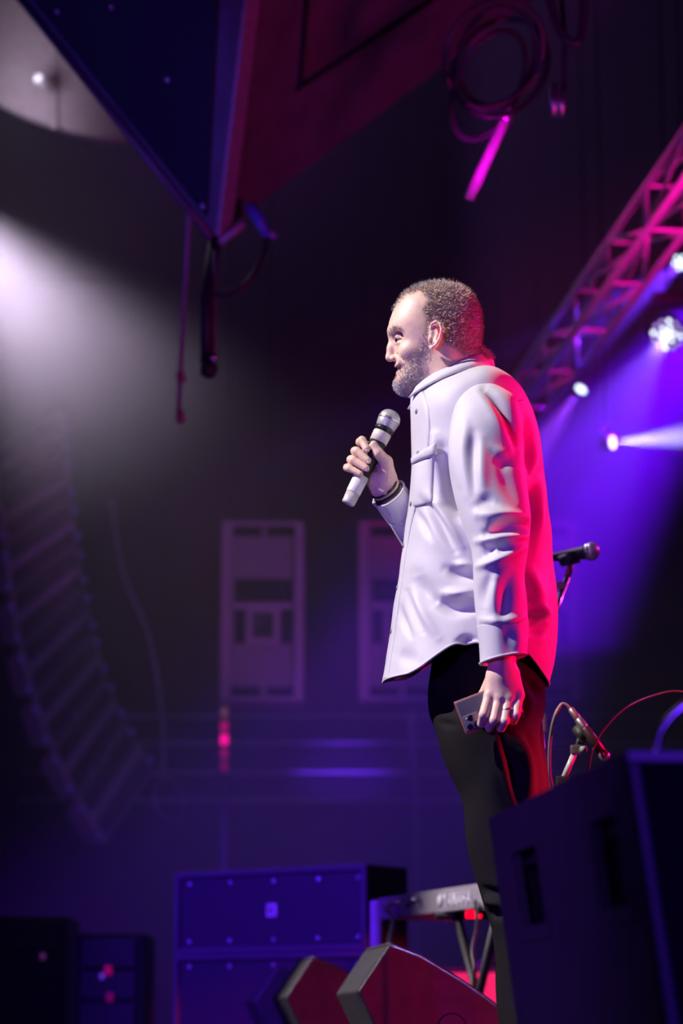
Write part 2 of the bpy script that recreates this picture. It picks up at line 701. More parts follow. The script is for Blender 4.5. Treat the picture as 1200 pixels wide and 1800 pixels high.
# brow ridge, nose, cheek, chin, lips
for sd in (-1, 1):
    fld.cones([W(690, 583, sd * 0.010), W(697, 577, sd * 0.034)] if sd > 0 else [W(689, 581, -0.010), W(697, 573, -0.034)], [0.0082, 0.0078], 0.010)
    fld.ell(W(701, 593, sd * 0.036), (0.017, 0.017, 0.012), 0.008, sub=True)      # socket
    fld.ell(W(722, 617, sd * 0.046), (0.024, 0.016, 0.017), 0.016)                # cheek
    fld.ell(W(703, 597, sd * 0.029), (0.0120, 0.0120, 0.0118), 0.003)             # eye under its lids
    fld.cones([W(695, 589, sd * 0.020), W(699, 591.5, sd * 0.036), W(710, 596, sd * 0.045)], [0.0038, 0.0046, 0.003], 0.003)   # upper lid
    fld.cones([W(695, 603, sd * 0.020), W(702, 602.5, sd * 0.038), W(711, 601, sd * 0.045)], [0.003, 0.0048, 0.003], 0.004)    # lower lid
fld.cones([W(690, 596), W(688, 612), W(685.5, 628)], [0.0085, 0.0088, 0.0108], 0.008, 0.01)
for sd in (-1, 1):
    fld.ell(W(692, 630, sd * 0.0115), (0.0088, 0.0072, 0.0070), 0.004)
    fld.ell(W(688.5, 637, sd * 0.0065), (0.0055, 0.0035, 0.005), 0.002, sub=True)
fld.cones([W(698, 642, -0.022), W(696.5, 644.5, 0), W(698, 642, 0.022)], [0.0035, 0.0042, 0.0035], 0.004)
fld.cones([W(703, 655, -0.020), W(700, 656, 0), W(703, 655, 0.020)], [0.0035, 0.0050, 0.0035], 0.005)
fld.cones([W(711, 642, -0.034), W(703, 646, -0.024), W(697, 649, -0.006), W(697, 649, 0.006), W(703, 646, 0.024), W(711, 642, 0.034)],
          [0.002, 0.0040, 0.0045, 0.0045, 0.0040, 0.002], 0.003, sub=True)
fld.cones([W(700, 622, -0.022), W(707, 632, -0.036), W(713, 646, -0.041), W(714, 656, -0.040)], [0.001, 0.0020, 0.0020, 0.001], 0.006, sub=True)
fld.cones([W(709, 612, -0.037), W(722, 609, -0.053)], [0.0015, 0.001], 0.003, sub=True)          # smile lines
fld.cones([W(712, 594, -0.047), W(722, 588, -0.055)], [0.0018, 0.001], 0.003, sub=True)
fld.cones([W(712, 599, -0.048), W(723, 600, -0.056)], [0.0016, 0.001], 0.003, sub=True)
# ears
for sd in (-1, 1):
    q = lambda u, v, t: W(u, v + (0 if sd < 0 else 44), sd * t)
    fld.ell(q(764, 590, 0.074), (0.0125, 0.010, 0.026), 0.006)
    fld.ell(q(762, 587, 0.090), (0.0088, 0.010, 0.0175), 0.003, sub=True)
    fld.cones([q(757, 578, 0.080), q(759, 569, 0.084), q(766, 565, 0.088), q(774, 570, 0.091), q(776, 581, 0.092), q(772, 596, 0.090),
               q(766, 606, 0.087), q(759, 612, 0.084), q(755, 609, 0.080)],
              [0.0028, 0.003, 0.0032, 0.0034, 0.0034, 0.0034, 0.004, 0.0052, 0.003], 0.003)
    fld.cones([q(767, 577, 0.082), q(769, 588, 0.084), q(765, 600, 0.083), q(760, 604, 0.081)], [0.002, 0.0028, 0.0028, 0.002], 0.003)
    fld.ell(q(755, 597, 0.080), (0.004, 0.004, 0.007), 0.003)

# ---- trunk, arms and legs under the clothes
fld.cones([W(808, 770), W(825, 900), W(835, 1060), W(858, 1180)], [0.075, 0.100, 0.110, 0.11], 0.05)
for sd in (-1, 1):
    fld.cones([W(812, 740, sd * 0.08), W(838, 745, sd * 0.155)], [0.05, 0.045], 0.04)
    fld.cones([W(862, 1190, sd * 0.09), W(905, 1560, sd * 0.10), W(930, 1860, sd * 0.10)], [0.085, 0.055, 0.042], 0.03)
    fld.ell(W(905, 1925, sd * 0.10) + [0, 0, 0], (0.11, 0.042, 0.028), 0.02)
LW = -0.245                                                     # the near arm's depth
fld.cones([W(845, 745, -0.165), W(880, 930, -0.235), W(884, 1120, LW), W(882, 1166, LW)], [0.05, 0.042, 0.031, 0.027], 0.02)
fld.cones([W(835, 770, 0.165), W(790, 1005, 0.215), W(700, 880, 0.085), W(681, 862, 0.072)], [0.05, 0.040, 0.030, 0.027], 0.02)

# ---- near hand, back to the camera, closed on a phone
LB = LW
fld.cones([W(882, 1166, LB), W(880, 1188, LB - 0.004)], [0.026, 0.026], 0.012)
fld.cones([W(870, 1188, LB - 0.002), W(862, 1222, LB - 0.004)], [0.019, 0.0145], 0.012)
fld.cones([W(882, 1186, LB - 0.006), W(878, 1226, LB - 0.010)], [0.020, 0.0150], 0.012)
fld.cones([W(892, 1186, LB - 0.004), W(895, 1226, LB - 0.010)], [0.020, 0.0145], 0.012)
fld.cones([W(898, 1186, LB + 0.002), W(911, 1222, LB - 0.004)], [0.018, 0.0135], 0.012)
LF = [  # knuckle, middle joint, last joint, tip
    [(860, 1224, -0.006), (850, 1256, -0.022), (846, 1272, 0.004), (852, 1268, 0.022)],
    [(877, 1229, -0.010), (868, 1266, -0.026), (860, 1280, 0.002), (866, 1274, 0.022)],
    [(894, 1229, -0.010), (887, 1267, -0.026), (880, 1280, 0.000), (884, 1273, 0.020)],
    [(911, 1225, -0.006), (907, 1256, -0.022), (902, 1268, 0.000), (904, 1262, 0.018)],
]
for fi, pts in enumerate(LF):
    r = [0.0122, 0.0105, 0.0090, 0.0075] if fi < 3 else [0.0110, 0.0092, 0.0080, 0.0068]
    fld.cones([W(u, v, LB + t) for u, v, t in pts], r, 0.0035, 0.002)
    u, v, t = pts[0]
    fld.ell(W(u, v - 2, LB + t - 0.004), (0.0105, 0.009, 0.010), 0.006)
fld.cones([W(868, 1190, LB + 0.012), W(850, 1222, LB + 0.030), W(842, 1246, LB + 0.036), W(838, 1262, LB + 0.034)],
          [0.017, 0.012, 0.0105, 0.0085], 0.008)                                 # thumb behind the phone

# ---- far hand closed on the microphone
RB = 0.055                                                      # depth of the microphone's axis
MB_ = W(613, 882, RB)
MT_ = W(682, 741, RB)
mdir = (MT_ - MB_) / np.linalg.norm(MT_ - MB_)
fld.cones([W(686, 868, RB + 0.018), W(676, 842, RB + 0.016), W(668, 816, RB + 0.016)], [0.026, 0.026, 0.019], 0.012, 0.01)
fld.cones([W(672, 866, RB + 0.020), W(654, 842, RB + 0.024), W(640, 832, RB + 0.026)], [0.023, 0.018, 0.013], 0.014, 0.01)
fld.cones([W(668, 836, RB + 0.024), W(650, 810, RB + 0.030)], [0.020, 0.014], 0.012)
fld.cones([W(672, 830, RB + 0.020), W(658, 796, RB + 0.030)], [0.020, 0.0135], 0.012)
RF = [
    [(656, 790, 0.030), (633, 777, 0.014), (636, 774, -0.014), (644, 789, -0.026)],
    [(650, 806, 0.030), (624, 793, 0.014), (627, 793, -0.014), (646, 809, -0.026)],
    [(645, 820, 0.029), (617, 808, 0.013), (621, 809, -0.013), (643, 823, -0.025)],
    [(640, 833, 0.026), (610, 822, 0.012), (614, 823, -0.011), (633, 833, -0.022)],
]
for fi, pts in enumerate(RF):
    r = [0.0112, 0.0100, 0.0094, 0.0082] if fi < 3 else [0.0100, 0.0088, 0.0082, 0.0070]
    fld.cones([W(u, v, RB + t) for u, v, t in pts], r, 0.0018, 0.003)
fld.cones([W(682, 838, RB + 0.004), W(678, 812, RB - 0.010), W(665, 797, RB - 0.022), W(656.5, 781, RB - 0.024)],
          [0.019, 0.0150, 0.0115, 0.0085], 0.006, 0.006)                          # thumb
fld.cones([W(666, 838, RB - 0.022), W(680, 830, RB - 0.024)], [0.0008, 0.0006], 0.002, sub=True)

BV, BF = fld.mesh()
del fld
feet = np.array((float(W(905, 1930)[0]), Y0, 0.0))
M_skin = mat('skin', (0.86, 0.58, 0.46), 0.42, 0, 0.08, 60, bump=0.25, bscale=500, attr='tone', sss=0.06, spec=0.4)
person = link('person', BV - feet, BF, M_skin, smooth=True)
person.location = feet
BASE['person'] = tuple(feet)
tag(person, 'grey-haired man in a pale overshirt and dark trousers speaking into a handheld microphone', 'person')
BVW = BV
pj = proj(np.stack([BVW[:, 0], Y0 - np.abs(BVW[:, 1] - Y0), BVW[:, 2]], 1))
hair_poly = np.array([(747, 562), (741, 545), (748, 524), (738, 512), (716, 520), (700, 534), (692, 547), (676, 545), (684, 520), (720, 490), (780, 470),
                      (870, 540), (870, 634), (815, 628), (796, 612), (778, 604), (777, 574), (766, 560), (757, 566), (751, 590), (744, 592)], float)
beard_poly = np.array([(745, 588), (737, 606), (722, 628), (709, 640), (704, 643), (704, 652), (700, 660), (684, 672), (690, 700), (735, 706), (742, 690), (748, 660),
                       (753, 625), (751, 600)], float)
brow_poly = np.array([(683, 582), (690, 573), (703, 573), (707, 579), (694, 578), (686, 588)], float)
head_m = (BVW[:, 2] > 1.50) & (pj[:, 0] > 660)
dh = np.where(head_m, poly_sdf(pj[:, 0], pj[:, 1], hair_poly), -99)
dbd = np.where(head_m, poly_sdf(pj[:, 0], pj[:, 1], beard_poly), -99)
dbw = np.where(head_m, poly_sdf(pj[:, 0], pj[:, 1], brow_poly), -99)
hm = sst(-3, 8, dh)
bmk = sst(-10, 14, dbd)
tone = np.ones((len(BVW), 3))
tone = tone * (1 - hm[:, None]) + hm[:, None] * np.array([0.40, 0.36, 0.36])
tone = tone * (1 - 0.5 * bmk[:, None]) + 0.5 * bmk[:, None] * np.array([0.62, 0.54, 0.53])
lipm = np.exp(-((pj[:, 0] - 698) ** 2 + (pj[:, 1] - 648) ** 2) / 60.0) * head_m
tone *= 1 - lipm[:, None] * np.array([0.45, 0.55, 0.50])
eyel = np.exp(-((pj[:, 0] - 703) ** 2 / 26.0 + (pj[:, 1] - 596) ** 2 / 5.0)) * head_m
tone *= 1 - 0.8 * eyel[:, None]
ca = person.data.color_attributes.new('tone', 'FLOAT_COLOR', 'POINT')
ca.data.foreach_set('color', np.concatenate([tone, np.ones((len(tone), 1))], 1).astype(np.float32).ravel())

# strands
NRM = np.zeros((len(person.data.vertices), 3), np.float32)
person.data.vertices.foreach_get('normal', NRM.ravel()) if False else None
tmp = np.zeros(len(person.data.vertices) * 3, np.float32)
person.data.vertices.foreach_get('normal', tmp)
NRM = tmp.reshape(-1, 3)


def strands(name, sel_w, count, lmin, lmax, wid, comb, jitter, m, gravity=0.0):
    p = sel_w / sel_w.sum()
    ids = rng.choice(len(BVW), count, p=p)
    V, F = [], []
    for i in ids:
        n = Vector(NRM[i])
        o = Vector(BVW[i] + rng.normal(0, 0.0008, 3)) - n * 0.0006
        d = (n + Vector(comb) + Vector(rng.normal(0, jitter, 3))).normalized()
        L = rng.uniform(lmin, lmax)
        d2 = (d + Vector(comb) * 0.6 + Vector(rng.normal(0, jitter * 0.8, 3)) + Vector((0, 0, -gravity))).normalized()
        s_ = d.cross(Vector(rng.normal(0, 1, 3))).normalized() * wid
        a = o + d * L * 0.5
        b = a + d2 * L * 0.5
        k = len(V)
        V += [o - s_, o + s_, a - s_ * 0.8, a + s_ * 0.8, b]
        F += [(k, k + 1, k + 3, k + 2), (k + 2, k + 3, k + 4)]
    return link(name, V, F, m, person)


M_hair = mat('short greying brown hair', (0.62, 0.53, 0.46), 0.4, 0, 0.75, 260)
M_beard = mat('grey stubble', (0.82, 0.76, 0.74), 0.5, 0, 0.5, 300)
topw = sst(545, 500, pj[:, 1])
h1 = strands('hair', np.clip(hm, 0, 1) * (dh > -1) * (1 - 0.4 * topw), 8000, 0.005, 0.013, 0.00060, (0.35, 0, -0.15), 0.45, M_hair)
h1['label'] = 'short greying hair'
h2 = strands('hair', (dh > 0) * sst(525, 500, pj[:, 1]) * 1.0 + 1e-12, 1500, 0.008, 0.016, 0.00035, (0.1, 0, 0.2), 0.55, M_hair)
h2['label'] = 'curlier hair along the top'
h3 = strands('beard', bmk ** 1.5 * (dbd > -8), 7000, 0.0025, 0.0055, 0.00055, (-0.1, 0, -0.5), 0.4, M_beard)
h3['label'] = 'short grey stubble'
for sd in (-1, 1):
    strands('eyebrow', sst(-2, 3, dbw) * (dbw > -2) * ((BVW[:, 1] - Y0) * sd > 0) + 1e-14, 280, 0.005, 0.008, 0.0004, (0.5, 0, -0.1), 0.3, M_hair)
# eye
for sd in (-1,):
    ec = W(702, 597.5, sd * 0.0315)
    eye = MB().lathe([(0.0, -0.0105), (0.006, -0.0088), (0.0092, -0.005), (0.0105, 0), (0.0092, 0.005), (0.006, 0.0088), (0, 0.0105)], ec, (-0.55, -0.8, 0), 16).build(
        'eye', mat('eye white', (0.22, 0.18, 0.18), 0.25), person, True)
    MB().lathe([(0.0052, 0.0093), (0.0045, 0.0102), (0.0, 0.0108)], ec, (-0.85, -0.5, -0.1), 14).build('iris', mat('dark iris', (0.03, 0.02, 0.02), 0.15), eye, True)

# ---- cloth
FOLD_N = None


def sdist(uv, pts):
    d = np.full(uv.shape[:-1], 1e9)
    tt = np.zeros(uv.shape[:-1])
    pts = [np.asarray(p, float) for p in pts]
    ns = len(pts) - 1
    for si, (a, b) in enumerate(zip(pts[:-1], pts[1:])):
        ab = b - a
        t = np.clip(((uv - a) @ ab) / (ab @ ab), 0, 1)
        q = uv - a - t[..., None] * ab
        e = (q ** 2).sum(-1)
        tt = np.where(e < d, (si + t) / ns, tt)
        d = np.minimum(d, e)
    return np.sqrt(d), tt


def grid_normals(G, closed=True):
    du = np.roll(G, -1, 1) - np.roll(G, 1, 1) if closed else np.gradient(G, axis=1)
    dv = np.gradient(G, axis=0)
    n = np.cross(du, dv)
    n /= np.linalg.norm(n, axis=-1, keepdims=True) + 1e-12
    c = G.mean(1, keepdims=True)
    sg = np.sign(((G - c) * n).sum(-1).mean())
    return n * sg


def fold(G, strokes, noise=0.0, seed=0, nscale=(16, 7)):
    """near-side folds drawn as strokes (points in the plane of the figure, width, height)"""
    N = grid_normals(G)
    uv = proj(G)
    near = sst(0.05, 0.45, -N[..., 1])
    disp = np.zeros(G.shape[:2])
    for pts, wd, amp in strokes:
        pl = catmull(pts, 6) if len(pts) > 2 else pts
        d, tt = sdist(uv, pl)
        disp += amp * np.exp(-(d / (wd * 1.15 * (0.80 + 0.28 * np.sin(PI * tt)))) ** 2) * near * (0.25 + 0.85 * np.sin(PI * np.clip(tt, 0.02, 0.98)))
    if noise:
        r = np.random.default_rng(seed)
        x, z, y = G[..., 0], G[..., 2], G[..., 1]
        for k in range(10):
            a = r.uniform(-1, 1, 3)
            ph = r.uniform(0, 7)
            fr = r.uniform(nscale[1], nscale[0]) * 2.2
            disp += noise / 3 * np.sin(fr * (x * (1.2 + a[0]) + z * (0.5 + a[1]) + y * a[2]) + ph + 1.4 * np.sin(fr * 0.5 * (z - x * a[0]) + ph))
    return G + N * disp[..., None]


def px_loft(keys, rows, cols, sup=2.3, yc=lambda t: 0.0):
    """keys: (front u, front v, back u, back v, half width, lift of the sides, centre depth) -> grid of points"""
    K = np.array([list(k) for k in keys], float)
    fine = np.array(catmull(list(K), rows // (len(K) - 1) + 1))
    G = np.zeros((len(fine), cols, 3))
    ph = np.linspace(0, 2 * PI, cols, endpoint=False)
    c = np.sign(np.cos(ph)) * np.abs(np.cos(ph)) ** (2 / sup)
    s = np.sign(np.sin(ph)) * np.abs(np.sin(ph)) ** (2 / sup)
    for i, k in enumerate(fine):
        f = W(k[0], k[1], k[6])
        b = W(k[2], k[3], k[6])
        m = (f + b) / 2
        h = (f - b) / 2
        G[i] = m + c[:, None] * h + s[:, None] * np.array([0, -k[4], 0]) + (np.sin(ph) ** 2)[:, None] * np.array([0, 0, k[5]])
    return G


M_shirt = weave_mat('pale lilac-grey brushed cotton', (0.66, 0.63, 0.70), 0.55, 0.0012, 0.15)
M_trouser = weave_mat('black trouser twill', (0.014, 0.012, 0.013), 0.8, 0.0014, 0.0, 0.08)
KT = [
    (724, 696, 849, 640, 0.070, 0.000, 0.0),
    (722, 712, 866, 652, 0.102, 0.002, 0.0),
    (722, 738, 890, 668, 0.152, 0.022, 0.0),
    (723, 775, 918, 698, 0.195, 0.034, 0.0),
    (722, 830, 940, 752, 0.205, 0.020, 0.0),
    (718, 890, 955, 830, 0.205, 0.006, 0.0),
    (711, 950, 965, 910, 0.202, 0.002, 0.0),
    (701, 1010, 972, 990, 0.200, 0.000, 0.0),
    (693, 1065, 979, 1060, 0.200, 0.000, 0.0),
    (686, 1120, 979, 1120, 0.204, 0.0, 0.0),
    (680, 1160, 974, 1162, 0.208, 0.0, 0.0),
    (673, 1201, 964, 1207, 0.212, 0.0, 0.0),
]
G = px_loft(KT, 200, 260)
cph = np.cos(np.linspace(0, 2 * PI, 260, endpoint=False))
hemlift = np.where(cph > 0, sst(0.72, 0.05, cph), sst(1.02, 0.50, -cph)) * 0.062
G[:, :, 2] += np.linspace(0, 1, len(G))[:, None] ** 5 * hemlift[None, :]
G[:, :, 2] += np.linspace(0, 1, len(G))[:, None] ** 4 * np.maximum(G[:, :, 1] - Y0, 0) * 0.20
torso_folds = [
    ([(745, 878), (768, 912), (800, 968)], 7, -0.007), ([(733, 900), (757, 948)], 5, -0.004),
    ([(752, 872), (785, 915), (812, 960)], 7, 0.005),
    ([(776, 790), (784, 850), (805, 900)], 14, -0.016), ([(764, 765), (770, 830), (774, 880)], 8, 0.009),
    ([(790, 830), (800, 880), (815, 905)], 10, -0.012),
    ([(765, 1056), (800, 1068), (850, 1062)], 10, -0.010), ([(780, 1044), (805, 1046), (832, 1040)], 8, 0.006),
    ([(785, 1000), (812, 1010), (850, 1012)], 9, -0.007), ([(800, 992), (828, 998)], 6, 0.006),
    ([(715, 1040), (728, 1075), (742, 1110)], 6, -0.004), ([(700, 1060), (710, 1095), (722, 1120)], 5, -0.004),
    ([(724, 1035), (740, 1075), (770, 1120)], 9, 0.004),
    ([(805, 1128), (832, 1124)], 6, -0.007), ([(735, 1010), (745, 1040), (770, 1060)], 12, -0.005),
    ([(950, 830), (935, 880), (925, 930)], 9, -0.010), ([(958, 850), (945, 920), (940, 980)], 9, 0.006),
    ([(925, 1100), (945, 1105), (955, 1090)], 9, -0.010), ([(935, 1080), (958, 1080)], 8, 0.008),
    ([(930, 1000), (945, 1050), (950, 1120)], 12, 0.006), ([(925, 730), (935, 780), (930, 830)], 7, -0.010),
    ([(915, 1010), (930, 1060)], 8, -0.006), ([(700, 1150), (735, 1165)], 12, -0.003), ([(722, 760), (728, 850)], 4, 0.002),
]
torso_folds = [(a, b, c * 2.1) for a, b, c in torso_folds]
G = fold(G, torso_folds, 0.0022, 3)
SHIRT_G = G
shirt = MB().grid(G.tolist(), True).build('shirt', M_shirt, person, True, solid=0.004)
shirt['label'] = 'pale lilac-grey overshirt with a curved hem'
SV = G.reshape(-1, 3)
R_, C_ = G.shape[:2]
SF = [(i * C_ + j, i * C_ + (j + 1) % C_, (i + 1) * C_ + (j + 1) % C_, (i + 1) * C_ + j) for i in range(R_ - 1) for j in range(C_)]
BVH = BVHTree.FromPolygons([Vector(v) for v in SV], SF)


def on_shirt(u, v, off=0.0, bvh=None):
    """point of the shirt's near side under a photo pixel, lifted along the surface"""
    p = P(u, v, 5.3)
    d = (p - CAM).normalized()
    h = (bvh or BVH).ray_cast(CAM, d)
    if h[0] is None:
        h = (bvh or BVH).find_nearest(p - d * 0.2)
    n = h[1] if h[1].y < 0 else -h[1]
    return h[0] + n * off, n


# near sleeve: (front u, v, back u, v, half depth, lift, centre depth)
KS = [
    (842, 672, 858, 673, 0.012, 0.0, -0.172),
    (818, 686, 890, 688, 0.040, 0.0, -0.178),
    (800, 710, 910, 706, 0.058, 0.0, -0.188),
    (788, 755, 918, 745, 0.070, 0.0, -0.198),
    (786, 810, 919, 800, 0.073, 0.0, -0.206),
    (796, 865, 926, 858, 0.074, 0.0, -0.222),
    (812, 915, 932, 912, 0.072, 0.0, -0.236),
    (828, 965, 928, 955, 0.069, 0.0, -0.244),
    (833, 1020, 919, 1010, 0.066, 0.0, -0.246),
    (836, 1065, 924, 1058, 0.063, 0.0, -0.246),
    (841, 1110, 928, 1100, 0.058, 0.0, -0.246),
]
GS = px_loft(KS, 170, 150, 2.1)
sleeve_folds = [
    ([(852, 684), (876, 708), (897, 745), (909, 790)], 10, -0.013), ([(842, 690), (862, 715), (885, 755), (900, 795)], 9, 0.003),
    ([(868, 682), (895, 712), (914, 755)], 8, 0.002),
    ([(831, 760), (830, 800), (832, 870)], 8, -0.006), ([(818, 740), (815, 800), (820, 870)], 9, 0.005), ([(846, 770), (845, 820), (850, 860)], 9, 0.005),
    ([(868, 800), (885, 812), (902, 806)], 9, -0.004), ([(866, 785), (882, 795), (892, 792)], 8, 0.003),
    ([(880, 815), (894, 850), (912, 890)], 12, -0.005),
    ([(855, 938), (880, 926), (905, 922), (930, 926)], 9, -0.022), ([(840, 905), (880, 905), (925, 910)], 9, 0.010),
    ([(838, 952), (880, 945), (930, 942)], 7, 0.010), ([(848, 980), (858, 966), (862, 955)], 8, -0.010),
    ([(838, 996), (875, 985), (918, 962)], 7, 0.011), ([(872, 965), (895, 962)], 6, -0.006),
    ([(862, 1010), (850, 1040), (848, 1070)], 8, -0.006), ([(905, 1000), (890, 1035), (882, 1090)], 11, -0.007),
    ([(870, 1020), (868, 1055), (872, 1090)], 9, 0.006), ([(840, 1090), (880, 1092), (925, 1085)], 7, 0.006), ([(835, 890), (852, 880), (870, 885)], 8, -0.006),
    ([(800, 730), (795, 790), (805, 850)], 7, 0.004),
]
sleeve_folds = [(a, b, c * 1.2) for a, b, c in sleeve_folds]
GS = fold(GS, sleeve_folds, 0.0022, 11)
s1 = MB().grid(GS.tolist(), True).build('sleeve', M_shirt, shirt, True, solid=0.004)
KC = [(838, 1103, 930, 1093, 0.058, 0.0, -0.246), (839, 1110, 930, 1100, 0.0595, 0.0, -0.246), (842, 1140, 929, 1126, 0.058, 0.0, -0.246), (844, 1166, 926, 1150, 0.056, 0.0, -0.246)]
GC = px_loft(KC, 24, 90, 2.1)
GC = fold(GC, [([(890, 1090), (895, 1160)], 11, -0.004), ([(912, 1100), (912, 1150)], 7, 0.004)], 0.0012, 5)
c1 = MB().grid(GC.tolist(), True).build('cuff', M_shirt, shirt, True, solid=0.004)
# hem stitching lines raised on cuff and shirt edge
MB().tube(GC[-1].tolist()[:], 0.0028, 6, closed=True).build('cuff_seam', M_shirt, shirt, True)
MB().tube(SHIRT_G[-1].tolist(), 0.0026, 6, closed=True).build('hem', M_shirt, shirt, True)


def tube_grid(path, rad, cols, flat=1.0):
    pts = [np.array(p) for p in path]
    rows = []
    prev = None
    for i, p in enumerate(pts):
        t = pts[min(i + 1, len(pts) - 1)] - pts[max(i - 1, 0)]
        t /= np.linalg.norm(t)
        a = np.array([0, 1.0, 0]) - t * t[1]
        a /= np.linalg.norm(a)
        b = np.cross(t, a)
        ph = np.linspace(0, 2 * PI, cols, endpoint=False)
        rows.append(p + np.cos(ph)[:, None] * a * rad[i] * flat + np.sin(ph)[:, None] * b * rad[i])
    return np.array(rows)


fp = [W(838, 740, 0.175), W(815, 880, 0.225), W(788, 1000, 0.225), W(742, 945, 0.160), W(706, 898, 0.105)]
fr = [0.062, 0.066, 0.064, 0.052, 0.043]
path = catmull(fp, 14)
rad = [r[0] for r in catmull([[x] for x in fr], 14)]
GF = tube_grid(path, rad, 80)
GF = fold(GF, [([(690, 905), (720, 940)], 5, -0.005), ([(668, 905), (690, 935), (700, 960)], 5, 0.005), ([(690, 890), (715, 920)], 6, 0.003)], 0.0025, 21)
MB().grid(GF.tolist(), True).build('sleeve', M_shirt, shirt, True, solid=0.004)
cp = [W(710, 904, 0.112), W(700, 890, 0.097), W(683, 868, 0.074)]
GK = tube_grid(catmull(cp, 8), [0.0415] * 17, 60)
GK = fold(GK, [([(665, 888), (685, 910)], 4, -0.003)], 0.001, 4)
MB().grid(GK.tolist(), True).build('cuff', M_shirt, shirt, True, solid=0.004)
MB().tube(GK[-1].tolist(), 0.0026, 6, closed=True).build('cuff_seam', M_shirt, shirt, True)
# dark bands round that wrist
for t, rr, nm in ((0.0, 0.0040, 'bracelet'), (0.012, 0.0028, 'bracelet')):
    c = W(683, 868, 0.074) + (W(676, 859, 0.068) - W(683, 868, 0.074)) / np.linalg.norm(W(676, 859, 0.068) - W(683, 868, 0.074)) * (0.005 + t)
    ax = W(683, 868, 0.074) - W(700, 890, 0.097)
    ax /= np.linalg.norm(ax)
    a = np.array([0, 1.0, 0]) - ax * ax[1]
    a /= np.linalg.norm(a)
    b = np.cross(ax, a)
    MB().tube([c + 0.0315 * (a * math.cos(x) + b * math.sin(x)) for x in np.linspace(0, 2 * PI, 40, endpoint=False)], rr, 8, closed=True).build(
        nm, mat('black woven band', (0.012, 0.012, 0.014), 0.5), person, True)

# collar: stand and folded fall
ph = np.linspace(-PI, PI, 90)


def ring(fu, fv, bu, bv, half, lift=0.0, cut=0.16):
    f, b = W(fu, fv), W(bu, bv)
    m, h = (f + b) / 2, (f - b) / 2
    out = []
    for k in np.linspace(cut, 2 * PI - cut, 100):
        c, s = math.cos(k), math.sin(k)
        c2 = math.copysign(abs(c) ** 0.9, c)
        s2 = math.copysign(abs(s) ** 0.9, s)
        out.append(m + h * c2 + np.array([0, -half, 0]) * s2 + np.array([0, 0, lift * s * s]))
    return out


MB().grid([ring(725, 700, 850, 644, 0.070, 0, 0.0), ring(726, 690, 847, 630, 0.066, 0, 0.0)]).build('collar_stand', M_shirt, shirt, True, solid=0.003)
cut = 0.50
cg = [ring(727, 689, 846, 628, 0.065, 0.002, cut), ring(725, 687, 849, 626, 0.069, 0.002, cut), ring(722, 690, 853, 630, 0.074, 0.001, cut),
      ring(717, 700, 860, 640, 0.087, 0.004, cut), ring(708, 713, 866, 652, 0.102, 0.006, cut)]
MB().grid(cg).build('collar', M_shirt, shirt, True, solid=0.004)

# placket, pocket, flap, buttons
NG = grid_normals(SHIRT_G)
PV0 = proj(SHIRT_G[:, 0])[:, 1]
rows_ = [i for i in range(len(SHIRT_G)) if i % 3 == 0 and PV0[i] > 698] + [len(SHIRT_G) - 1]


def pcol(v):
    """width of the placket in columns at photo row v"""
    return 34 - 20 * sst(800, 980, v)


def pcol0(v):
    return 5 - 8 * sst(800, 980, v)


def shirt_at(i, j, off):
    j0 = int(math.floor(j))
    t = j - j0
    a, b = SHIRT_G[i, j0 % 260], SHIRT_G[i, (j0 + 1) % 260]
    return Vector(a * (1 - t) + b * t + NG[i, j0 % 260] * off), Vector(NG[i, j0 % 260])


MB().grid([[shirt_at(i, pcol0(PV0[i]) + (pcol(PV0[i]) - pcol0(PV0[i])) * k / 8, 0.0026 if 0 < k < 8 else 0.0004)[0] for k in range(9)] for i in rows_]).build('placket', M_shirt, shirt, True, solid=0.001)


def patch(corners, nu, nv, off, name, solid, edge=0.0005, bulge=0.0):
    tl_, tr_, br_, bl_ = [np.array(c, float) for c in corners]
    g_ = []
    for i in range(nv + 1):
        t = i / nv
        row = []
        for j in range(nu + 1):
            s = j / nu
            q = (tl_ * (1 - s) + tr_ * s) * (1 - t) + (bl_ * (1 - s) + br_ * s) * t
            e = min(s, 1 - s, t, 1 - t)
            o = off + bulge * math.sin(PI * s) * math.sin(PI * t) if e > 0 else edge
            row.append(on_shirt(q[0], q[1], o)[0])
        g_.append(row)
    return MB().grid(g_).build(name, M_shirt, shirt, True, solid=solid)


patch([(726, 812), (764, 792), (760, 887), (724, 894)], 12, 14, 0.004, 'pocket', 0.002, bulge=0.004)
patch([(726, 806), (767, 779), (768, 800), (727, 817)], 12, 8, 0.0085, 'pocket_flap', 0.003, edge=0.006, bulge=0.004)
M_snap = mat('grey snap button', (0.30, 0.28, 0.33), 0.35, 0.3)
for v in (702, 746, 819, 895, 963, 1036, 1110):
    i = int(np.argmin(np.abs(PV0 - v - 4)))
    p, n = shirt_at(i, pcol0(v) * 0.45 + pcol(v) * 0.55, 0.0034)
    MB().lathe([(0.0, 0.0016), (0.004, 0.0018), (0.0056, 0.0010), (0.0058, -0.001), (0, -0.001)], p, n, 18).build('button', M_snap, shirt, True)
# yoke and armhole seams
BVS = BVHTree.FromPolygons([Vector(v) for v in GS.reshape(-1, 3)],
                           [(i * GS.shape[1] + j, i * GS.shape[1] + (j + 1) % GS.shape[1], (i + 1) * GS.shape[1] + (j + 1) % GS.shape[1], (i + 1) * GS.shape[1] + j)
                            for i in range(GS.shape[0] - 1) for j in range(GS.shape[1])])
M_seam = mat('seam thread', (0.40, 0.38, 0.44), 0.7)


def seam(pts, name='seam', r=0.0011, off=0.0004):
    out = []
    for q in catmull(pts, 6):
        p, n = on_shirt(q[0], q[1], off)
        out.append(p)
    MB().tube(out, r, 5).build(name, M_seam, shirt, True)


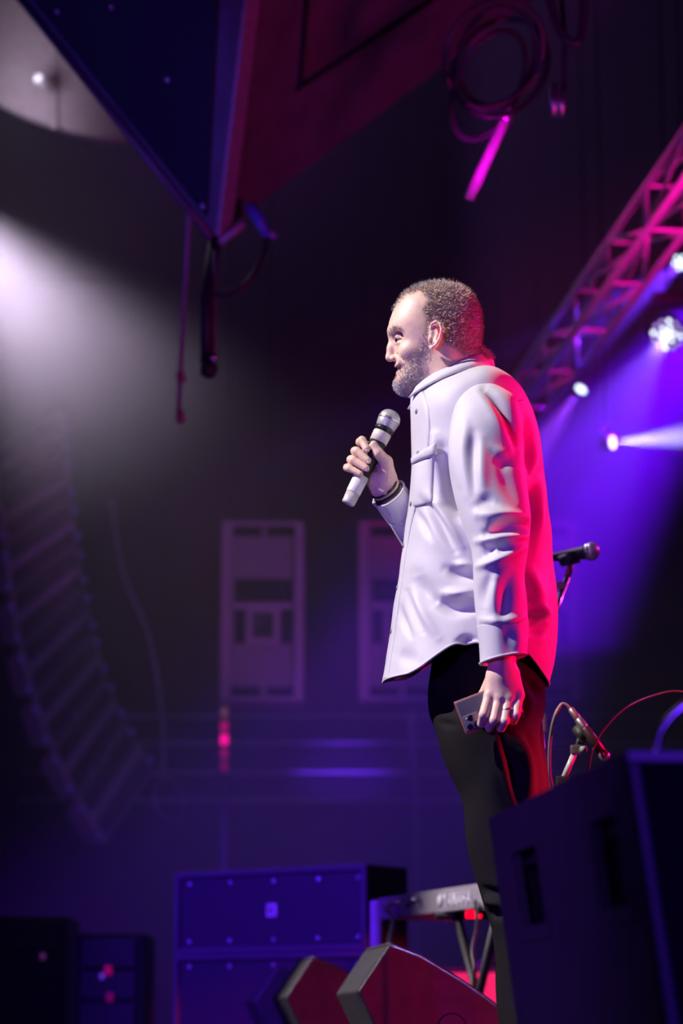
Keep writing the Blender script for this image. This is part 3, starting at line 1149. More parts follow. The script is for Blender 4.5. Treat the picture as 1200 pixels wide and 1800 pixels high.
seam([(919, 703), (908, 706), (900, 712)])
seam([(834, 1005), (836, 1060), (840, 1110), (842, 1148)])

# trousers
KL = [
    (772, 1120, 946, 1120, 0.165, 0.0, 0.0),
    (756, 1190, 958, 1195, 0.178, 0.0, 0.0),
    (757, 1240, 952, 1250, 0.175, 0.0, -0.01),
    (768, 1280, 948, 1290, 0.125, 0.0, -0.085),
    (786, 1345, 957, 1350, 0.108, 0.0, -0.100),
    (810, 1420, 962, 1420, 0.098, 0.0, -0.105),
    (832, 1520, 966, 1520, 0.086, 0.0, -0.105),
    (850, 1590, 974, 1590, 0.082, 0.0, -0.105),
    (866, 1660, 988, 1660, 0.080, 0.0, -0.105),
    (876, 1780, 998, 1780, 0.074, 0.0, -0.105),
    (878, 1925, 990, 1925, 0.072, 0.0, -0.105),
]
GL = px_loft(KL, 170, 130, 2.2)
GL = fold(GL, [([(880, 1290), (898, 1340), (915, 1410)], 6, -0.010), ([(905, 1290), (925, 1330), (932, 1400)], 8, 0.010), ([(925, 1290), (945, 1340), (948, 1400)], 7, -0.010),
               ([(870, 1300), (885, 1350), (900, 1410)], 7, 0.006), ([(770, 1225), (810, 1232), (850, 1235)], 8, 0.006), ([(765, 1240), (800, 1250)], 7, -0.006),
               ([(770, 1270), (800, 1275)], 6, -0.005), ([(840, 1560), (880, 1572), (930, 1560)], 7, -0.012), ([(845, 1580), (880, 1590)], 6, 0.010),
               ([(850, 1605), (890, 1610)], 6, -0.010), ([(930, 1200), (950, 1230)], 8, -0.010), ([(910, 1190), (930, 1240), (925, 1270)], 8, 0.008)], 0.0035, 31)
KR = [
    (770, 1230, 950, 1235, 0.120, 0.0, 0.080),
    (782, 1290, 955, 1300, 0.112, 0.0, 0.095),
    (806, 1380, 965, 1380, 0.100, 0.0, 0.105),
    (838, 1500, 972, 1500, 0.088, 0.0, 0.105),
    (862, 1620, 985, 1620, 0.080, 0.0, 0.105),
    (880, 1780, 1000, 1780, 0.074, 0.0, 0.105),
    (886, 1925, 1000, 1925, 0.072, 0.0, 0.105),
]
GR = px_loft(KR, 90, 90, 2.2)
tr = MB().grid(GL.tolist(), True).grid(GR.tolist(), True).build('trousers', M_trouser, person, True, solid=0.003)
tr['label'] = 'black trousers'
M_shoe = mat('black shoe leather', (0.02, 0.02, 0.02), 0.35)
for sd in (-1, 1):
    c = W(925, 1930, sd * 0.105)
    g_ = []
    for k in range(13):
        t = k / 12
        x = c[0] + 0.085 - 0.29 * t
        hw = 0.046 * math.sqrt(max(0.03, 1 - (2 * t - 1.06) ** 4)) * (1.0 - 0.12 * abs(t - 0.65))
        hh = 0.085 if t < 0.35 else 0.085 - 0.05 * sst(0.35, 0.9, t)
        row = []
        for j in range(16):
            a = 2 * PI * j / 16
            zz = max(0.0, hh * (0.5 + 0.5 * math.sin(a)) * (1 if 0 < k < 12 else 0.6))
            row.append((x, c[1] + hw * math.cos(a), zz))
        g_.append(row)
    MB().grid(g_, True).build('shoe', M_shoe, person, True)
# ring
rp = W(891, 1247, LB - 0.018)
MB().tube([rp + 0.0118 * np.array([math.cos(x), math.sin(x), 0.12 * math.cos(x)]) for x in np.linspace(0, 2 * PI, 28, endpoint=False)], 0.0019, 6, closed=True).build(
    'finger_ring', mat('silver ring', (0.8, 0.8, 0.85), 0.2, 1.0), person, True)
# finger nails
for (u, v, t) in [(645.5, 792, -0.0325), (648, 812, -0.0325), (645, 825.5, -0.031)]:
    MB().lathe([(0, 0.0012), (0.003, 0.0010), (0.0046, 0)], W(u, v, RB + t), (0.1, -1, 0.0), 12).build('fingernail', mat('nail', (0.80, 0.55, 0.48), 0.25), person, True)

# ---- handheld microphone
mo = Vector(MB_)
md_ = Vector(mdir)
ML = float(np.linalg.norm(MT_ - MB_))
mic = thing('handheld_microphone', 'silver handheld wireless microphone held up in his fist', 'microphone', mo)
MB().lathe([(0.0, -0.006), (0.0135, -0.006), (0.0150, -0.003), (0.0152, 0.0), (0.0160, 0.022)], mo, md_, 28).build('end_cap', mat('scuffed pale plastic', (0.62, 0.58, 0.56), 0.4), mic, True)
MB().lathe([(0.0165, 0.022), (0.0168, 0.024), (0.0175, 0.066), (0.0, 0.066)], mo, md_, 28).build('battery_sleeve', mat('white tape', (0.80, 0.78, 0.80), 0.5), mic, True)
MB().lathe([(0.0165, 0.066), (0.0178, 0.120), (0.0178, 0.126)], mo, md_, 28).build('body', M_black, mic, True)
MB().lathe([(0.0205, ML - 0.052), (0.0205, ML - 0.054), (0.0178, ML - 0.054), (0.0205, ML - 0.0535), (0.0212, ML - 0.030), (0.0205, ML - 0.029), (0.0, ML - 0.029)], mo, md_, 28).build(
    'name_tape', mat('cream tape', (0.78, 0.70, 0.62), 0.5), mic, True)
MB().lathe([(0.0178, 0.126), (0.0190, ML - 0.054), (0.0, ML - 0.054)], mo, md_, 28).build('neck', M_black, mic, True)
MB().lathe([(0.0200, ML - 0.030), (0.0225, ML - 0.022), (0.0225, ML - 0.018), (0.0, ML - 0.018)], mo, md_, 28).build('collar_ring', mat('black ring', (0.02, 0.02, 0.02), 0.3), mic, True)
gp = [(0.0200, ML - 0.018), (0.0228, ML - 0.014), (0.0242, ML - 0.006), (0.0250, ML + 0.002)]
gp += [(0.0250 * math.cos(a) ** 0.8 if a < 1.57 else 0, ML + 0.006 + 0.0215 * math.sin(a)) for a in np.linspace(0.0, PI / 2, 9)]
M_mesh = mat('silver wire mesh', (0.62, 0.60, 0.62), 0.38, 0.35)
nt = M_mesh.node_tree
tcn = nt.nodes.new('ShaderNodeTexCoord')
ck = nt.nodes.new('ShaderNodeTexChecker')
ck.inputs['Scale'].default_value = 620
nt.links.new(tcn.outputs['Object'], ck.inputs['Vector'])
bpn = nt.nodes.new('ShaderNodeBump')
bpn.inputs['Strength'].default_value = 0.9
bpn.inputs['Distance'].default_value = 0.0015
nt.links.new(ck.outputs['Fac'], bpn.inputs['Height'])
nt.links.new(bpn.outputs['Normal'], nt.nodes['Principled BSDF'].inputs['Normal'])
MB().lathe(gp, mo, md_, 36).build('grille', M_mesh, mic, True)
MB().lathe([(0.0250, ML + 0.001), (0.0262, ML + 0.002), (0.0262, ML + 0.006), (0.0250, ML + 0.007)], mo, md_, 36).build('grille_band', M_alu, mic, True)

# ---- phone
pc = W(836, 1252, LB + 0.014)
ax = Vector((-0.93, -0.02, -0.36)).normalized()              # towards its camera end
nx = Vector((0.10, -0.99, -0.08))
nx = (nx - ax * nx.dot(ax)).normalized()
bx_ = ax.cross(nx)
R = Matrix((ax, nx, bx_)).transposed()
phone = thing('smartphone', 'dark smartphone with three lenses gripped in his lowered hand', 'phone', pc)
c0 = Vector(pc) - ax * 0.029
MB().bbox(c0, (0.128, 0.0085, 0.070), 0.0035, R).build('body', mat('graphite phone glass', (0.16, 0.16, 0.19), 0.30), phone, True)
bz_ = bx_ if bx_.z < 0 else -bx_
bump = MB().bbox(c0 + ax * 0.044 + bz_ * 0.0155 + nx * 0.0050, (0.032, 0.003, 0.033), 0.0012, R).build('camera_module', mat('phone camera plate', (0.20, 0.20, 0.23), 0.3), phone, True)
for (a, b) in ((0.008, 0.008), (-0.008, 0.008), (0.0, -0.0085)):
    MB().lathe([(0.0, 0.0), (0.006, 0.0), (0.0064, 0.0022), (0.0056, 0.0026), (0.0, 0.0022)], c0 + ax * (0.044 + a) + bz_ * (0.0155 + b) + nx * 0.0062, nx, 16).build(
        'lens', mat('dark lens glass', (0.01, 0.01, 0.02), 0.08, coat=0.6), bump, True)
MB().lathe([(0, 0), (0.0022, 0), (0.002, 0.001), (0, 0.001)], c0 + ax * 0.053 + bz_ * 0.006 + nx * 0.0065, nx, 10).build('flash', M_white, bump, True)
MB().bbox(c0, (0.1312, 0.0060, 0.0732), 0.0028, R).build('case_rim', mat('red phone case', (0.45, 0.10, 0.09), 0.4), phone, True)

# ================================================================== near loudspeaker, lower corner
A_ = P(1095, 1322, 3.0)
topz = A_.z
Lc = 1.0
Wc = 0.46


def cab_pt(x, s, z):
    """x across from the top edge of the side panel, s along D, z up; the side panel slants in towards its foot"""
    return Vector((A_.x, A_.y, 0)) + E * (x + (topz - z) * 0.13) + D * s + UP * z


spk = thing('loudspeaker_cabinet', 'large black loudspeaker cabinet with two side handles at the stage edge', 'loudspeaker', (A_.x, A_.y, 0))
zs_ = [0.0, 0.343, 0.465, topz]
ss_ = [0.0, 0.075, 0.245, 0.62, 0.83, Lc]
body = MB()
for i in range(3):
    for j in range(5):
        if i == 1 and j in (1, 3):
            a, b, c, d = [cab_pt(0, s, z) for s, z in ((ss_[j], zs_[i]), (ss_[j + 1], zs_[i]), (ss_[j + 1], zs_[i + 1]), (ss_[j], zs_[i + 1]))]
            q = [p + E * 0.09 for p in (a, b, c, d)]
            MB().add([a, b, c, d] + q, [(0, 1, 5, 4), (1, 2, 6, 5), (2, 3, 7, 6), (3, 0, 4, 7), (4, 5, 6, 7)]).build('handle_recess', M_hole, spk)
        else:
            body.add([cab_pt(0, s, z) for s, z in ((ss_[j], zs_[i]), (ss_[j + 1], zs_[i]), (ss_[j + 1], zs_[i + 1]), (ss_[j], zs_[i + 1]))], [(0, 1, 2, 3)])
c8 = [cab_pt(x, s, z) for z in (0, topz) for s in (0, Lc) for x in (0, Wc)]
for p in (1, 3):
    c8[p] = c8[p] - E * (topz * 0.13)
body.add(c8, [(0, 2, 3, 1), (4, 5, 7, 6), (2, 6, 7, 3), (1, 3, 7, 5), (0, 1, 5, 4)])
bo = body.build('body', M_tex, spk)
for j in (1, 3):
    s0, s1 = ss_[j], ss_[j + 1]
    for nm, ring_ in (('handle_plate', 1), ('handle', 0)):
        if ring_:
            o_ = [(s0 - .02, .325), (s1 + .02, .325), (s1 + .02, .483), (s0 - .02, .483)]
            i_ = [(s0 + .004, .347), (s1 - .004, .347), (s1 - .004, .461), (s0 + .004, .461)]
            f_ = MB()
            f_.add([cab_pt(-0.004, *q) for q in o_] + [cab_pt(-0.004, *q) for q in i_] + [cab_pt(0.004, *q) for q in o_] + [cab_pt(0.012, *q) for q in i_],
                   [(k, (k + 1) % 4, 4 + (k + 1) % 4, 4 + k) for k in range(4)] + [(k, (k + 1) % 4, 8 + (k + 1) % 4, 8 + k) for k in range(4)]
                   + [(4 + k, 4 + (k + 1) % 4, 12 + (k + 1) % 4, 12 + k) for k in range(4)])
            f_.build(nm, M_tex, spk)
        else:
            MB().tube([cab_pt(0.022, s0 - .002, 0.446), cab_pt(0.018, (s0 + s1) / 2, 0.449), cab_pt(0.022, s1 + .002, 0.446)], 0.009, 10).build(nm, M_rubber, spk, True)
M_fr = mat('lightened grey rail', (0.13, 0.13, 0.14), 0.5)  # top rail paler, side rail darker: imitates how blue light falls on them
for a, b, m_, nm in (((0, 0), (Wc, .022), M_tex, 'bottom_rail'), ((0, topz - .014), (Wc, topz), M_fr, 'top_rail'), ((0, .022), (.014, topz - .014), M_black, 'side_rail'), ((Wc - .014, .022), (Wc, topz - .014), M_tex, 'side_rail')):
    MB().hexa([cab_pt(x, s, z) for z in (a[1], b[1]) for s in (-0.018, 0.0) for x in (a[0], b[0])]).build(nm, m_, spk, bevel=0.003)
MB().hexa([cab_pt(x, s, z) for z in (.022, topz - .016) for s in (-0.006, -0.002) for x in (0.016, Wc - .016)]).build('grille', weave_mat('black grille cloth', (0.005, 0.005, 0.006), 0.9, 0.006, 0, 0.05), spk)
# chrome stand leg standing on it
gb = cab_pt(0.085, 0.18, topz)
gs = thing('chrome_gooseneck', 'bent chrome arm standing on the near loudspeaker cabinet', 'stand arm', gb)
MB().lathe([(0.014, 0), (0.014, 0.006), (0.008, 0.012), (0.006, 0.02)], gb, UP, 14).build('foot', M_alu, gs, True)
MB().tube([Vector(q) for q in catmull([gb + UP * 0.01, gb + UP * 0.040 + E * 0.004, gb + UP * 0.058 + E * 0.014, gb + UP * 0.078 + E * 0.034, gb + UP * 0.10 + E * 0.075, gb + UP * 0.11 + E * 0.14], 6)], 0.0055, 8).build(
    'arm', M_chrome, gs, True)

# ================================================================== floor wedges
WP = [(0.128, 0.400), (0.211, 0.368), (0.301, 0.316), (0.376, 0.266), (0.437, 0.220), (0.560, 0.110), (0.600, 0.060), (0.600, 0.0), (0.180, 0.0), (0.083, 0.200), (0.045, 0.278)]
WD = 0.55


def wedge(label):
    t = thing('floor_monitor', label, 'stage monitor', (0, 0, 0), 'floor wedges along the stage', local=True)
    pts = [Vector((x - 0.128, 0, z)) for x, z in WP]
    MB().prism(pts, (0, WD, 0)).build('body', M_wedge, t, bevel=0.006)
    g_ = []
    for x, z in catmull(WP[:6], 4):
        nx_, nz_ = 0.5, 0.86
        g_.append([(x - 0.128 + 0.006 * nx_, y, z + 0.006 * nz_) for y in np.linspace(0.02, WD - 0.02, 6)])
    MB().grid(g_).build('grille', M_grille, t, True, solid=0.006)
    MB().lathe([(0.0, -0.004), (0.034, -0.004), (0.036, 0.004), (0.040, 0.006), (0.040, -0.002)], (0.19 - 0.128 + 0.10, 0.004, 0.185), (0, -1, 0), 20).build('pole_socket', M_hole, t, True)
    for y in (0.03, WD - 0.03):
        MB().bbox((0.42, y, 0.0075 - 0.0075 + 0.002), (0.05, 0.03, 0.012), 0.003).build('rubber_foot', M_rubber, t)
    return t


w1 = wedge('nearest and largest floor wedge monitor with a red-lit side panel')
w1.location = P(685, 1668, 6.4)
w1.location.z = 0.004
w1.rotation_euler = (0, 0, math.atan2(D.y, D.x) - PI / 2)
for (u, v, Y, lb) in ((548, 1688, 7.75, 'middle floor wedge monitor of the row of three'), (487, 1703, 9.0, 'farthest and smallest floor wedge monitor beside the blue-lit bass cabinet')):
    c = copy_tree(w1)
    q = P(u, v, Y)
    c.location = (q.x, q.y, 0.004)
    c['label'] = lb

# ================================================================== bass cabinets
L0, R0 = P(315, 1543, 10.3), P(650, 1528, 9.7)
fdir = (R0 - L0)
fdir.z = 0
fw = fdir.length
fdir.normalize()
fback = Vector((-fdir.y, fdir.x, 0))
zt, zb = 0.822, 0.486


def bass(label, z0, z1, badge):
    t = thing('bass_cabinet', label, 'loudspeaker', (L0.x, L0.y, z0), 'bass cabinets stacked on stage')
    o = Vector((L0.x, L0.y, 0))
    pt = lambda a, b, c: o + fdir * a + fback * b + UP * c
    MB().hexa([pt(a, b, c) for c in (z0, z1) for b in (0, .26) for a in (0, fw)]).build('body', M_wedge, t, bevel=0.006)
    f = MB()
    e = 0.022
    for (a0, a1, c0_, c1_) in ((0, fw, z0, z0 + e), (0, fw, z1 - e, z1), (0, e, z0 + e, z1 - e), (fw - e, fw, z0 + e, z1 - e)):
        f.hexa([pt(a, b, c) for c in (c0_, c1_) for b in (-.03, 0) for a in (a0, a1)])
    f.build('front_frame', mat('satin black frame', (0.10, 0.09, 0.11), 0.35), t, bevel=0.003)
    MB().hexa([pt(a, b, c) for c in (z0 + e, z1 - e) for b in (-.012, 0) for a in (e, fw - e)]).build('grille', M_grille, t)
    for a in (0.07, 0.29, 0.52, 0.75, 0.95):
        for c in (z0 + 0.05, z1 - 0.05):
            MB().lathe([(0.011, 0), (0.010, 0.004), (0.0, 0.006)], pt(a * fw / 1.0, -.012, c), -fback, 10).build('screw', M_alu, t, True)
    if badge:
        bc = pt(fw * 0.515, -0.016, (z0 + z1) / 2)
        b_ = MB().box(bc, (0.052, 0.006, 0.052), axes=(fdir, fback, UP)).build('badge', M_white, t)
        for k, dx in enumerate((-0.014, -0.004, 0.006)):
            MB().box(bc - fback * 0.004 + fdir * dx, (0.004, 0.003, 0.034), axes=((fdir + 0.0 * UP), fback, (UP + fdir * (0.28 if k % 2 else -0.28)).normalized())).build('badge_stroke', M_black, b_)
    return t


bass('upper bass cabinet with a square badge, lit blue and violet', zb, zt, True)
bass('lower bass cabinet under the badged one, blue-lit at its end', 0.0, zb - 0.004, False)

# ================================================================== keyboard on its stand
KA, KB = P(664, 1618, 8.5), P(862, 1592, 7.5)
KA.z = KB.z = (KA.z + KB.z) / 2
kd = (KA - KB)
KLn = kd.length
kd.normalize()
kr = Vector((kd.y, -kd.x, 0))
kz = KA.z
kb = thing('stage_keyboard', 'grey stage keyboard seen from behind, white lettering on its rear', 'keyboard', (KB.x, KB.y, kz))
kp = lambda a, b, c: KB + kd * a + kr * b + UP * c
KH = 0.074
MB().prism([kp(0, 0, 0), kp(0, 0, KH), kp(0, 0.05, KH + 0.004), kp(0, 0.15, KH * 0.75), kp(0, 0.30, KH * 0.72), kp(0, 0.30, 0)], kd * KLn).build(
    'body', mat('grey keyboard shell', (0.36, 0.33, 0.36), 0.5), kb, bevel=0.004)
keys = MB()
for k in range(36):
    MB().box(kp(0.03 + (KLn - 0.06) * (k + .5) / 36, 0.225, KH * 0.76), ((KLn - 0.06) / 36 * 0.9, 0.14, 0.012), axes=(kd, kr, UP)).build('key', M_white, kb)
tc_ = bpy.data.curves.new('lettering', 'FONT')
tc_.body = 'YAMAHA'
tc_.size = 0.058
tc_.extrude = 0.002
tc_.offset = 0.0012
tc_.space_character = 1.05
to = bpy.data.objects.new('lettering', tc_)
col.objects.link(to)
to.parent = kb
tc_.materials.append(mat('white lettering', (0.85, 0.84, 0.86), 0.4))
to_m = Matrix.Translation(kp(0.40, -0.003, 0.016) - KB) @ Matrix((-kd, UP, -kr)).transposed().to_4x4()
MB().lathe([(0.020, 0), (0.020, 0.004), (0, 0.004)], kp(0.435, -0.0005, 0.037), -kr, 20).build('emblem', mat('white lettering', (1, 1, 1)), kb, True)
me_ = bpy.data.meshes.new_from_object(to.evaluated_get(bpy.context.evaluated_depsgraph_get()))
bpy.data.objects.remove(to)
to = bpy.data.objects.new('lettering', me_)
col.objects.link(to)
to.parent = kb
to.matrix_local = to_m
for a in (0.80, 0.62):
    MB().lathe([(0.010, 0), (0.010, 0.006), (0.006, 0.03), (0, 0.03)], kp(a, 0, 0.048), -kr, 12).build('jack_plug', M_alu, kb, True)
MB().box(kp(0.74, -0.001, 0.036), (0.03, 0.004, 0.014), axes=(kd, kr, UP)).build('socket_panel', M_black, kb)
MB().box(kp(0.69, -0.001, 0.044), (0.035, 0.004, 0.010), axes=(kd, kr, UP)).build('socket_panel', M_black, kb)
MB().bbox(kp(0.22, 0.03, -0.016), (0.05, 0.03, 0.022), 0.006).build('indicator_light', mat('lit red indicator', (0.4, 0, 0), 0.4, emit=(1, 0.0, 0.02), estr=2.2), kb)
ks = thing('keyboard_stand', 'black crossed-leg stand under the grey keyboard', 'stand', (KB.x, KB.y, 0))
for sgn in (0, 1):
    a0, a1 = (0.06, 0.42) if sgn == 0 else (0.42, 0.06)
    for b in (0.05, 0.25):
        MB().tube([kp(a0, b, -kz + 0.012), kp(a1, b, -0.008)], 0.014, 8).build('leg', M_black, ks, True)
for a in (0.06, 0.42):
    MB().tube([kp(a, -0.04, -kz + 0.013), kp(a, 0.34, -kz + 0.013)], 0.013, 8).build('foot_bar', M_black, ks, True)
    MB().tube([kp(a, -0.02, -0.011), kp(a, 0.30, -0.011)], 0.011, 8).build('support_arm', M_black, ks, True)
q = P(661, 1583, 8.62)
solo('light_pole', MB().lathe([(0.09, 0), (0.09, 0.012), (0.022, 0.016), (0.0215, q.z - 0.004), (0.014, q.z)], (q.x, q.y, 0), UP, 16), mat('white lacquered tube', (0.55, 0.5, 0.55), 0.3),
     'pale upright tube glowing pink at the end of the keyboard', 'pole', base=(q.x, q.y, 0), smooth=True)
q0 = kp(0.80, -0.03, 0.048)
solo('keyboard_cable', cable([q0, q0 - kr * 0.03 - UP * 0.02, P(690, 1615, 8.2), P(684, 1660, 8.15), P(683, 1720, 8.1), P(680, 1790, 8.1), Vector((P(680, 1790, 8.1).x, 8.1, 0.006))], 0.008, 8),
     mat('pale grey cable', (0.25, 0.22, 0.25), 0.4), 'grey cable hanging from a plug on the keyboard', 'cable', smooth=True)
q0 = kp(0.10, -0.01, 0.02)
q1 = P(833, 1720, 7.25)
solo('keyboard_cable', cable([q0, P(838, 1625, 7.40), P(830, 1670, 7.32), P(834, 1700, 7.28), q1, Vector((q1.x, 7.25, 0.008))], 0.006, 8), M_rubber,
     'black cable hanging beside the crossed keyboard stand', 'cable', smooth=True)

# amplifier glowing red behind the wedges
a0, a1 = P(762, 1702, 9.6), P(905, 1702, 9.3)
amp = thing('guitar_amplifier', 'low amplifier with a red-lit grille behind the keyboard stand', 'amplifier', ((a0.x + a1.x) / 2, 9.6, 0))
ac = (a0 + a1) / 2
MB().bbox((ac.x + 0.12, 9.62, a0.z / 2), (0.60, 0.30, a0.z), 0.012).build('body', M_black, amp)
MB().box((ac.x + 0.12, 9.462, a0.z / 2), (0.56, 0.012, a0.z - 0.04)).build('grille', weave_mat('coral grille cloth', (0.75, 0.36, 0.14), 0.7, 0.01, 0.1), amp)
MB().tube([Vector((ac.x + 0.02, 9.6, a0.z)), Vector((ac.x + 0.04, 9.6, a0.z + 0.03)), Vector((ac.x + 0.2, 9.6, a0.z + 0.03)), Vector((ac.x + 0.22, 9.6, a0.z))], 0.01, 8).build('handle', M_rubber, amp)
spot('red_floor_wash', (3.2, 6.2, 0.9), (ac.x, 9.4, 0.2), 1100, (1.0, 0.03, 0.03), 11, 0.5, 0.05)

# ================================================================== vocal microphone on its stand
vm0, vm1 = P(970, 980, 6.5), P(1046, 968, 6.45)
va = (vm1 - vm0).normalized()
vm = thing('vocal_microphone', 'ball-headed microphone lying level in its clip behind his back', 'microphone', (vm0 + vm1) / 2)
MB().lathe([(0.009, -0.035), (0.010, -0.03), (0.0115, 0.0), (0.0185, 0.093), (0.020, 0.098)], vm0, va, 24).build('body', M_black, vm, True)
MB().lathe([(0.020, 0.098), (0.0255, 0.104), (0.0255, 0.108)], vm0, va, 24).build('collar_ring', M_alu, vm, True)
MB().lathe([(0.0235, 0.108)] + [(0.0255 * math.cos(a), 0.114 + 0.022 * math.sin(a)) for a in np.linspace(0, PI / 2, 8)], vm0, va, 24).build('grille', M_mesh, vm, True)
sj = P(1003, 985, 6.48)
s0 = P(960, 1115, 6.46)
pole_t = P(946, 1180, 6.45)
vs_ = thing('microphone_stand', 'tall chrome microphone stand rising behind his back', 'microphone stand', (pole_t.x, 6.45, 0))
MB().tube([sj - UP * 0.045 - va * 0.01, s0, pole_t], 0.0085, 10).build('boom', M_chrome, vs_, True)
MB().tube([sj - va * 0.03 + UP * 0.004, sj + va * 0.02 + UP * 0.010], [0.0185, 0.0205], 14).build('clip', M_black, vs_, True)
MB().tube([sj - UP * 0.012, sj - UP * 0.05 - va * 0.012], 0.009, 10).build('clip_joint', mat('red plastic joint', (0.25, 0.03, 0.05), 0.4), vs_, True)
MB().bbox(P(984, 1030, 6.47), (0.028, 0.02, 0.02), 0.004).build('knob', M_alu, vs_)
pb = P(953, 1300, 6.45)
MB().tube([pole_t, Vector((pb.x, 6.45, 0.62)), Vector((pb.x, 6.45, 0.02))], 0.011, 12).build('pole', M_chrome, vs_, True)
MB().bbox(P(950, 1272, 6.45), (0.03, 0.03, 0.05), 0.006).build('clutch', M_alu, vs_)
MB().lathe([(0.13, 0), (0.13, 0.012), (0.10, 0.02), (0.012, 0.03)], (pb.x, 6.45, 0), UP, 28).build('base', M_black, vs_, True)

# ================================================================== instrument microphone on a short stand
im0, im1 = P(1004, 1248, 5.75), P(1066, 1334, 5.70)
ia = (im1 - im0).normalized()
iL = (im1 - im0).length
im = thing('instrument_microphone', 'slim pencil-shaped microphone pointing down behind the near loudspeaker cabinet', 'microphone', im1)
MB().lathe([(0.006, -0.004), (0.008, 0.0), (0.0085, 0.028), (0.007, 0.030)], im0, ia, 16).build('connector', mat('rose metal plug', (0.55, 0.35, 0.38), 0.3, 0.7), im, True)
MB().lathe([(0.0095, 0.030), (0.0105, 0.034), (0.0108, 0.055), (0.0098, 0.058)], im0, ia, 18).build('tail', M_alu, im, True)
MB().lathe([(0.0110, 0.058), (0.0118, 0.062), (0.0122, iL - 0.018)], im0, ia, 20).build('body', mat('dark bronze barrel', (0.10, 0.06, 0.07), 0.35, 0.6), im, True)
MB().lathe([(0.0124, iL - 0.018), (0.0128, iL - 0.004), (0.010, iL + 0.001), (0, iL + 0.001)], im0, ia, 20).build('grille', M_alu, im, True)
j0 = P(1021, 1290, 5.74)
j1 = P(1012, 1318, 5.74)
is_ = thing('short_microphone_stand', 'short pale stand holding up the slim microphone', 'microphone stand', (P(985, 1380, 5.74).x, 5.74, 0))
MB().tube([j0, j1], 0.006, 8).build('clip', M_black, is_, True)
MB().tube([j0 - ia * 0.02, j0 + ia * 0.02], 0.0138, 12).build('clip_ring', M_black, is_, True)
MB().bbox(j1, (0.026, 0.02, 0.022), 0.004).build('joint', M_alu, is_)
MB().lathe([(0.008, 0), (0.008, 0.012), (0, 0.013)], j1 + Vector((0.012, -0.008, 0)), (0.8, -0.6, 0), 10).build('knob', M_grey, is_, True)
j2 = P(988, 1374, 5.74)
MB().tube([j1, j2], 0.0075, 10).build('arm', mat('white lacquered tube', (1, 1, 1)), is_, True)
MB().bbox(j2, (0.03, 0.024, 0.026), 0.005).build('joint', M_black, is_)
MB().tube([j2, Vector((j2.x - 0.01, 5.74, 0.02))], 0.010, 10).build('pole', M_chrome, is_, True)
MB().lathe([(0.11, 0), (0.11, 0.010), (0.08, 0.018), (0.010, 0.026)], (j2.x - 0.01, 5.74, 0), UP, 24).build('base', M_black, is_, True)
solo('microphone_cable', cable([im0, P(994, 1239, 5.75), P(985, 1240, 5.75), P(973, 1265, 5.75), P(966, 1310, 5.78), P(966, 1360, 5.82), P(971, 1395, 5.88), P(972, 1500, 5.94), P(972, 1800, 5.96),
                                 Vector((P(972, 1800, 5.96).x, 5.97, 0.008))], 0.0042, 8, 8), mat('pink-grey cable', (0.30, 0.20, 0.24), 0.4),
     'cable curling out of the slim microphone', 'cable', smooth=True)
solo('thin_cable', cable([P(1290, 1240, 6.0), P(1200, 1216, 5.9), P(1150, 1222, 5.85), P(1100, 1244, 5.72), P(1063, 1280, 5.64), P(1043, 1315, 5.60), P(1035, 1350, 5.57), P(1030, 1420, 5.54),
                           P(1030, 1700, 5.52), Vector((P(1030, 1700, 5.52).x, 5.52, 0.004))], 0.0022, 6, 8), mat('thin grey cable', (0.10, 0.09, 0.10), 0.4),
     'thin cable arching over the near loudspeaker cabinet', 'cable', smooth=True)

# ================================================================== hung loudspeaker, top


def hit(u, v, p0, n, off=0.0):
    d = (P(u, v, 5.0) - CAM).normalized()
    t = (p0 - CAM).dot(n) / d.dot(n)
    return CAM + d * t - n * off * (1 if d.dot(n) > 0 else -1)


HC = P(378, 420, 9.0)
e1 = P(-70, -142, 9.35) - HC
e3 = P(1030, -70, 9.7) - HC
e2 = P(436, -70, 8.0) - HC
n12 = e1.cross(e2).normalized()
n23 = e2.cross(e3).normalized()
hs = thing('hung_loudspeaker', 'big dark loudspeaker cabinet hanging tilted over the stage', 'loudspeaker', HC)
MB().hexa([HC + e1 * a + e3 * b + e2 * c for c in (0, 1) for b in (0, 1) for a in (0, 1)]).build('body', mat('dark painted plywood', (0.16, 0.12, 0.14), 0.55, var=0.2, scale=6), hs, bevel=0.01)
if n12.y > 0:
    n12 = -n12
if n23.y > 0:
    n23 = -n23
e2u = e2.normalized()
gq = [HC + e1 * a + e2 * c + n12 * 0.006 for a, c in ((0.03, 0.05), (0.99, 0.05), (0.99, 0.99), (0.08, 0.99))]
MB().prism(gq, n12 * 0.008).build('grille', M_grille, hs)
MB().tube([HC + n12 * 0.01, HC + e1 + n12 * 0.01], 0.018, 8).build('bottom_rail', mat('blue-black rail', (0.07, 0.07, 0.09), 0.4), hs, True)
s3 = e3.normalized()
MB().prism([HC + n23 * 0.002 + s3 * 0.0, HC + n23 * 0.016 + s3 * 0.004, HC + n23 * 0.016 + s3 * 0.075, HC + n23 * 0.002 + s3 * 0.080], e2).build('corner_trim', mat('pale corner trim', (0.34, 0.26, 0.28), 0.5), hs)
for seg_ in (((541, -40), (526, 152)), ((520, 156), (790, -22))):
    a, b = [hit(*q, HC + n23 * 0.003, n23) for q in seg_]
    MB().tube([a, b], 0.012, 8).build('panel_joint', M_hole, hs, True)
for q in ((195, 12), (293, 140), (356, 362), (100, 20)):
    p = hit(*q, HC + n12 * 0.014, n12)
    MB().lathe([(0.014, 0), (0.012, 0.006), (0, 0.008)], p, n12, 10).build('screw', M_alu, hs, True)
